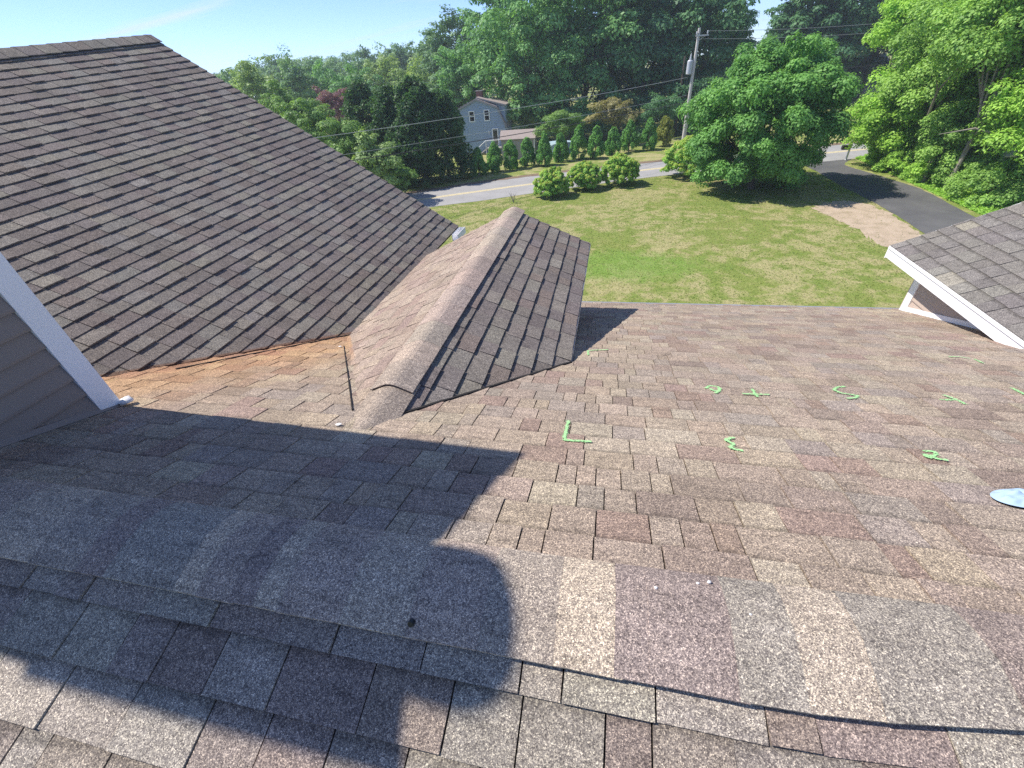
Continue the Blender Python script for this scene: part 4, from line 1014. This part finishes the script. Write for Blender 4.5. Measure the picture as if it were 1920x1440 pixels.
# rhododendrons on the lawn edge
for i, (x, y, h, r, lb) in enumerate([(-4.9, 37.3, 1.95, 1.42, "round rhododendron at the left end of the lawn trio, nearest the house"), (-2.4, 39.4, 2.0, 1.40, "middle rhododendron of the lawn trio by the road"),
                                      (0.5, 40.5, 2.3, 1.52, "largest rhododendron at the right end of the lawn trio"), (6.0, 42.6, 2.9, 1.95, "round yellow green rhododendron standing apart at the left foot of the maple")]):
    Tree("rhododendron", lb, "bush", x, y, h * .45, (r, r, h * .58), LM['rhodo'], 22000, .17, 960 + 4 * i, r0=.05, nl=150, group="rounded rhododendrons along the lawn edge", forks=6, fr=(.11, .17), k=.90, upb=.6, tip=.6, aspect=.5, wild=.06, long=1.0, flat=.8)
# bare twiggy shrub and a dead stick
b = MB(); rg = random.Random(2)
for k in range(9):
    a = rg.uniform(0, 6.28); l = rg.uniform(.5, .95); q = Vector((math.cos(a) * .35 * l, math.sin(a) * .35 * l, l * .9))
    b.tube([(0, 0, 0), q * .5 + Vector((0, 0, .08)), q], [.018, .013, .006], 5); b.tube([q * .5 + Vector((0, 0, .08)), q * .8 + Vector((rg.uniform(-.2, .2), rg.uniform(-.2, .2), .1))], [.011, .005], 5)
o = b.build("bare_shrub", M_BARKL); o.location = (-7.8, 35.6, 0); tag(o, "small bare twiggy shrub alone on the lawn by the road", "shrub")
Tree("garden_shrub", "small yellow green shrub at the left foot of the blue house", "shrub", -20.4, 60.5, -.1, (.8, .7, .7), LM['rhodo'], 1500, .16, 990, r0=.03, nl=14, forks=3)

# far wooded skyline, one mass
def woods(name, label, pts, mat, n_each, size, seed):
    Vs, Fs, Ts = [], [], []; o = 0
    for i, (x, y, cz, R) in enumerate(pts):
        Lb = lobes_for(seed + i, R, 16, fr=(.25, .42), down=-.3); V, F, t = leaves(seed + 500 + i, Lb, n_each, size); V = V + np.array([x, y, cz]); V[:, 2] = np.maximum(V[:, 2], tz(x, y) + .03)
        Vs.append(V); Fs.append(F + o); Ts.append(t); o += len(V)
    return tag(big_mesh(name, np.concatenate(Vs), np.concatenate(Fs), mat, {"tint": ('FACE', np.concatenate(Ts))}), label, kind="stuff")
rg = random.Random(77); P = []
for k in range(64):
    x = -230 + k * 3.6 + rg.uniform(-3, 3); y = rg.uniform(150, 215); P.append((x, y, 9.5 + rg.uniform(-1.5, 2.0), (rg.uniform(6, 9), 5, rg.uniform(5.5, 7.5))))
woods("far_woods", "hazy wooded skyline beyond the houses", P, LM['far'], 1700, .75, 2000)
P = []
for k in range(26):
    x = -6 + k * 5.2 + rg.uniform(-2, 2); y = rg.uniform(112, 135); P.append((x, y, (9.0 if x < 10 or x > 36 else 2.6) + rg.uniform(-1.2, 1.2), (rg.uniform(5, 7.5), 5, (7.0 if x < 10 or x > 36 else 3.6) + rg.uniform(-1, 1))))
woods("back_woods", "dark wooded backdrop behind the road", P, LM['oakd'], 2600, .6, 3000)

# ================================================================== neighbouring buildings
M_BLUE = plain("blue_grey_clapboard", (0.33, 0.41, 0.51), 0.7, 0.2, var=0.05, scale=2)
M_ROOFT = plain("weathered_tan_roof", (0.34, 0.285, 0.26), 0.9, 0.2, var=0.15, scale=3, bump=0.01)
M_ROOFG = plain("grey_far_roof", (0.30, 0.29, 0.285), 0.9, 0.2, var=0.12, scale=3, bump=0.01)
M_GLASS = plain("dark_window_glass", (0.02, 0.022, 0.028), 0.08, 0.5, var=0.02)
M_BRICK = plain("dull_red_brick", (0.20, 0.10, 0.085), 0.9, 0.2, var=0.25, scale=5, bump=0.01)
M_SHED = plain("grey_shed_siding", (0.33, 0.31, 0.31), 0.8, 0.2, var=0.08, scale=3)
M_WOODG = plain("silvered_wood", (0.34, 0.32, 0.30), 0.85, 0.2, var=0.2, scale=6)
bh = empty("blue_house", (-18.6, 66, -.85), "blue grey gambrel house with white trimmed windows beyond the road", "house")
bh.matrix_world = Matrix.Translation((-18.6, 66, -.85))
g0 = .85   # z of local origin below world zero
prof = [(-3.75, 0), (-3.75, 2.24 + g0), (-2.72, 4.52 + g0), (0, 5.55 + g0), (2.72, 4.52 + g0), (3.75, 2.24 + g0), (3.75, 0)]
def P3(y): return [(x, y, z) for x, z in prof]
MB().prism(P3(0), (0, 4.4, 0)).build("wall", M_BLUE, bh)
# clapboard courses as thin proud strips on the visible gable
k = 0; z = .12; cl = MB()
while z < 6.1:
    zz_ = z
    hw = 3.75 if zz_ < 3.09 else 3.75 - 1.03 * (zz_ - 3.09) / 2.28 if zz_ < 5.37 else 2.72 * (6.4 - zz_) / 1.03
    cl.add([(-hw, 0, z), (hw, 0, z), (hw, -.03, z), (-hw, -.03, z), (-hw + .02, 0, z + .2), (hw - .02, 0, z + .2)], [(0, 3, 2, 1), (3, 4, 5, 2), (0, 4, 3), (1, 2, 5)]); z += .2
o = cl.build("clapboard", M_BLUE, bh); o["kind"] = "stuff"
def roofslab(poly, th, name, mat, par): return MB().prism(poly, (0, 0, th)).build(name, mat, par)
for s in (-1, 1):
    r = MB().prism([(s * 0, -.2, 6.42), (s * 2.8, -.2, 5.38), (s * 2.8, 4.5, 5.38), (s * 0, 4.5, 6.42)], (0, 0, .1)).build("roof", M_ROOFT, bh)
    MB().prism([(s * 2.8, -.2, 5.38), (s * 3.9, -.2, 2.95), (s * 3.9, 4.5, 2.95), (s * 2.8, 4.5, 5.38)], (s * .1, 0, .05)).build("lower_roof", M_ROOFT, bh)
    MB().prism([(0, -.24, 6.30), (s * 2.82, -.24, 5.24), (s * 2.82, -.24, 5.40), (0, -.24, 6.46)], (0, .04, 0)).prism([(s * 2.82, -.24, 5.24), (s * 3.92, -.24, 2.9), (s * 3.99, -.24, 3.0), (s * 2.86, -.24, 5.42)], (0, .04, 0)).build("rake_trim", M_SHED, bh)
# shed dormer along the right side
MB().prism([(3.75, .35, 3.0), (3.75, .35, 5.42), (1.2, .35, 6.0), (1.2, .35, 3.0)], (0, 3.9, 0)).build("dormer_wall", M_BLUE, bh)
MB().prism([(0, .1, 6.50), (3.95, .1, 5.46), (3.95, 4.5, 5.46), (0, 4.5, 6.50)], (0, 0, .14)).build("dormer_roof", M_ROOFT, bh)
MB().prism([(0, .06, 6.46), (3.97, .06, 5.42), (3.97, .06, 5.58), (0, .06, 6.64)], (0, .03, 0)).build("dormer_trim", M_SHED, bh)
ch = MB().box((-.35, 1.6, 6.0), (.45, 2.3, 7.2)).build("chimney", M_BRICK, bh); MB().box((-.42, 1.53, 7.2), (.52, 2.37, 7.3)).build("chimney_cap", M_WOODG, ch)
MB().tube([(1.7, 2.6, 6.0), (1.7, 2.6, 6.75)], .06, 8).build("vent_pipe", M_WOODG, bh)
def window(x0, x1, z0, z1, par, y=-.03):
    wf = MB(); t = .11
    wf.box((x0, y - .05, z0), (x1, y, z0 + t)).box((x0, y - .05, z1 - t), (x1, y, z1)).box((x0, y - .05, z0 + t), (x0 + t, y, z1 - t)).box((x1 - t, y - .05, z0 + t), (x1, y, z1 - t)).box((x0 + t, y - .045, (z0 + z1) / 2 - .04), (x1 - t, y, (z0 + z1) / 2 + .04))
    wd = MB().box((x0 + t, y - .02, z0 + t), (x1 - t, y - .002, (z0 + z1) / 2 - .04)).box((x0 + t, y - .02, (z0 + z1) / 2 + .04), (x1 - t, y - .002, z1 - t))
    o = wf.build("window", M_WHITE, par); wd.build("pane", M_GLASS, o); return o
window(-1.22, -.40, 3.85, 5.15, bh); window(.90, 1.70, 3.87, 5.19, bh)
dd = MB().box((1.82, -.08, .85), (1.95, -.03, 2.95)).box((2.57, -.08, .85), (2.70, -.03, 2.95)).box((1.95, -.08, 2.83), (2.57, -.03, 2.95)).build("door", M_WHITE, bh)
MB().box((1.96, -.06, .85), (2.56, -.035, 1.7)).box((1.96, -.06, 1.85), (2.56, -.035, 2.82)).build("pane", M_GLASS, dd); MB().box((1.96, -.065, 1.7), (2.56, -.034, 1.85)).build("rail", M_WOODG, dd)
MB().box((1.35, -.12, 2.35), (1.45, -.03, 2.7)).build("wall_lamp", M_WHITE, bh)
MB().box((-2.98, -.1, 2.6), (-2.88, -.03, 4.6)).build("downspout", M_WHITE, bh)
st = MB().box((1.2, -1.7, .68), (3.4, -.03, .8))
for k in range(5): st.box((.2 + k * .2, -1.5, .10 + k * .12), (.45 + k * .2, -.5, .14 + k * .12 + .04))
st.build("stair", M_WOODG, bh)
rl = MB().tube([(.2, -1.6, 1.0), (1.2, -1.65, 1.72), (3.4, -1.65, 1.75)], .04, 6).tube([(1.2, -1.65, .1), (1.2, -1.65, 1.72)], .04, 6).tube([(3.4, -1.65, .1), (3.4, -1.65, 1.75)], .04, 6)
for k in range(12): rl.tube([(1.3 + k * .17, -1.65, .75), (1.3 + k * .17, -1.65, 1.72)], .015, 5)
rl.build("railing", M_WHITE, bh)

sh_ = empty("garden_shed", (-12.2, 60.5, -.85), "low grey shed with a pale shingle roof behind the arborvitae", "shed")
MB().box((-1.95, -.7, 0), (2.3, 1.0, 2.25)).build("wall", M_SHED, sh_)
MB().prism([(-2.1, -.85, 2.24), (2.45, -.85, 2.24), (2.3, 1.0, 3.05), (-2.3, 1.0, 3.05)], (0, 0, .08)).build("roof", M_ROOFT, sh_)
MB().prism([(-2.3, 1.0, 3.05), (2.3, 1.0, 3.05), (2.3, 2.2, 2.4), (-2.3, 2.2, 2.4)], (0, 0, .08)).build("roof", M_ROOFT, sh_)
MB().box((2.22, -.74, 0), (2.33, -.70, 2.2)).build("corner_board", M_WHITE, sh_)
pl = MB().tube([(0, 0, 0), (0, 0, 1.25)], 2.0, 28).build("swimming_pool", plain("pale_blue_pool_wall", (0.42, 0.56, 0.66), 0.5, 0.4)); pl.location = (-7.3, 62.6, -.85)
tag(pl, "pale blue above ground pool half hidden right of the grey shed", "pool")

h2 = empty("distant_house", (-33.2, 78, -.4), "small distant house with a grey roof and white gable trim beside the purple plum", "house")
MB().prism([(-1.6, 0, 0), (1.6, 0, 0), (1.6, 0, 5.2), (0, 0, 6.9), (-1.6, 0, 5.2)], (0, 6, 0)).build("wall", M_SHED, h2)
for s in (-1, 1):
    MB().prism([(0, -.2, 7.0), (s * 1.9, -.2, 5.0), (s * 1.9, 6.2, 5.0), (0, 6.2, 7.0)], (0, 0, .12)).build("roof", M_ROOFG, h2)
    MB().prism([(0, -.26, 6.86), (s * 1.92, -.26, 4.84), (s * 1.92, -.26, 5.04), (0, -.26, 7.08)], (0, .06, 0)).build("rake_trim", M_WHITE, h2)
MB().box((-.5, -.05, 3.8), (.5, 0.02, 5.0)).build("window", M_GLASS, h2)
h3 = empty("grey_roofed_house", (39.2, 103, -.5), "house showing only its long grey roof between the maple and the vines", "house")
MB().box((-5, 0, 0), (6, 7, 4.0)).build("wall", M_SHED, h3)
MB().prism([(-5.5, -.6, 3.9), (6.5, -.6, 3.9), (6.5, 3.5, 5.9), (-5.5, 3.5, 5.9)], (0, 0, .15)).build("roof", M_ROOFG, h3)
MB().prism([(-5.5, 3.5, 5.9), (6.5, 3.5, 5.9), (6.5, 7.6, 3.9), (-5.5, 7.6, 3.9)], (0, 0, .15)).build("roof", M_ROOFG, h3)

# ================================================================== pole, wires, mailbox
M_POLE = plain("weathered_pole_wood", (0.56, 0.53, 0.50), 0.85, 0.2, var=0.2, scale=4)
M_XF = plain("transformer_grey", (0.50, 0.52, 0.56), 0.4, 0.4, var=0.05)
M_WIRE = plain("black_cable", (0.035, 0.035, 0.038), 0.5, 0.4)
M_WIREL = plain("bare_aluminium_cable", (0.38, 0.40, 0.42), 0.4, 0.5, metal=0.4)
pz = tz(7.3, 56.8)
up = empty("utility_pole", (7.3, 56.8, pz), "tall weathered utility pole with a grey transformer beyond the maple", "utility pole")
def ploc(b_): return b_
MB().tube([(0, 0, -.2), (0, 0, 5), (.02, 0, 10.42 - pz)], [.19, .165, .13], 12).build("shaft", M_POLE, up, smooth=False)
T0 = 10.3 - pz
xa = MB().box((-.25, -.18, T0 - .55), (.95, -.08, T0 - .42)); xa.tube([(0, -.1, T0 - .9), (.7, -.12, T0 - .5)], .02, 5); xa.build("crossarm", M_POLE, up)
for k, xx in enumerate((.82, -.18)):
    MB().tube([(xx, -.13, T0 - .42), (xx, -.13, T0 - .34), (xx, -.13, T0 - .2), (xx, -.13, T0 - .14)], [.03, .07, .07, .03], 8).build("insulator", M_XF, up)
xf = MB().tube([(-.42, -.05, 6.75 - pz), (-.42, -.05, 6.8 - pz), (-.42, -.05, 7.85 - pz), (-.42, -.05, 7.95 - pz)], [.22, .27, .27, .2], 16).build("transformer", M_XF, up)
MB().tube([(-.42, -.05, 7.95 - pz), (-.42, -.05, 8.05 - pz), (-.42, -.05, 8.3 - pz), (-.40, -.05, 8.5 - pz)], [.1, .1, .07, .02], 8).build("bushing", M_XF, xf)
MB().tube([(-.42, -.05, 6.75 - pz), (-.5, -.05, 6.1 - pz), (-.3, -.05, 5.6 - pz), (-.12, 0, 5.7 - pz)], .02, 5).build("drop_loop", M_WIRE, up)
MB().tube([(.17, -.1, .1), (.17, -.1, 4.4)], .06, 8).build("conduit", M_GALV, up)
p2 = MB().tube([(0, 0, 0), (0, 0, 9.0)], [.16, .11], 9).build("utility_pole", M_BARK); p2.location = (7.9, 71, -.85); tag(p2, "thin dark pole standing in the woods behind the transformer pole", "utility pole")
def wire(name, a, b_, sag, r, mat, label, drip=0):
    A, B = Vector(a), Vector(b_); P = []; n = 28
    for i in range(n + 1):
        t = i / n; q = A.lerp(B, t); q.z -= 4 * sag * t * (1 - t); P.append(q)
    m_ = MB().tube(P, r, 5)
    if drip:
        for i in range(drip):
            t = (i + 1) / (drip * 9); q = A.lerp(B, t); q.z -= 4 * sag * t * (1 - t); m_.tube([q, q - Vector((0, 0, .16))], r * 1.2, 4)
    return tag(m_.build(name, mat), label, "wire", "overhead wires along the road")
E0 = (-25.7, 20.6)
wire("overhead_wire", (6.9, 56.8, 6.52), (*E0, 6.35), .35, .020, M_WIREL, "topmost of the three cables crossing left before the blue house")
wire("overhead_wire", (7.0, 56.8, 4.96), (*E0, 5.25), .30, .013, M_WIREL, "thin middle cable of the three crossing left below the blue house windows")
wire("overhead_wire", (7.1, 56.8, 4.37), (*E0, 4.95), .35, .028, M_WIRE, "thick lowest cable of the three crossing left before the shed roof", 8)
wire("overhead_wire", (8.1, 56.67, 10.12), (*E0, 9.5), 1.3, .011, M_WIRE, "highest thin cable running left from the crossarm of the pole")
wire("overhead_wire", (8.1, 56.67, 10.12), (52, 68, 10.6), .9, .014, M_WIREL, "highest thin cable running right from the crossarm across the sky gap")
wire("overhead_wire", (7.4, 56.8, 6.50), (52, 68, 7.6), .9, .022, M_WIRE, "cable running right from the pole into the maple crown", 3)
wire("overhead_wire", (7.1, 56.67, 9.6), (52, 68, 9.9), 1.0, .014, M_WIREL, "lower thin cable running right from the pole across the sky gap")
lp = MB().tube([(0, 0, -.2), (0, 0, 10.6)], [.19, .13], 10).build("utility_pole", M_POLE); lp.location = (E0[0], E0[1], 0); tag(lp, "utility pole hidden behind the left wing roof, holding the wires", "utility pole")
rp = MB().tube([(0, 0, -.2), (0, 0, 10.9)], [.19, .13], 10).build("utility_pole", M_POLE); rp.location = (52, 68, -.85); tag(rp, "utility pole hidden behind the driveway trees on the right", "utility pole")

mb = empty("mailbox", (19.75, 46.9, 0), "black mailbox on a white post where the driveway meets the road", "mailbox")
MB().box((.12, -.06, 0), (.24, .06, 1.5)).build("post", M_WHITE, mb)
pr = [(-.16 * math.cos(a) , .0, .95 + .16 * math.sin(a)) for a in [math.pi * i / 8 for i in range(9)]]
MB().prism([(-.45, -.16, .85), (-.45, .16, .85), (-.45, .16, 1.05)] + [(-.45, .16 * math.cos(a), 1.05 + .16 * math.sin(a)) for a in [math.pi * i / 8 for i in range(1, 8)]] + [(-.45, -.16, 1.05)], (.55, 0, 0)).build("box", M_BLACK, mb)

# ================================================================== haze in the air
mt = bpy.data.materials.new("summer_haze"); mt.use_nodes = True; nt = mt.node_tree; nt.nodes.clear()
o_ = nt.nodes.new("ShaderNodeOutputMaterial"); pv = nt.nodes.new("ShaderNodeVolumePrincipled")
pv.inputs["Color"].default_value = (0.80, 0.90, 1.0, 1); pv.inputs["Density"].default_value = 0.0008; pv.inputs["Anisotropy"].default_value = 0.2
nt.links.new(pv.outputs[0], o_.inputs["Volume"])
tag(MB().box((-615, -615, -2.2), (615, 615, 30)).build("haze", mt), "faint blue summer haze in the air", kind="stuff")
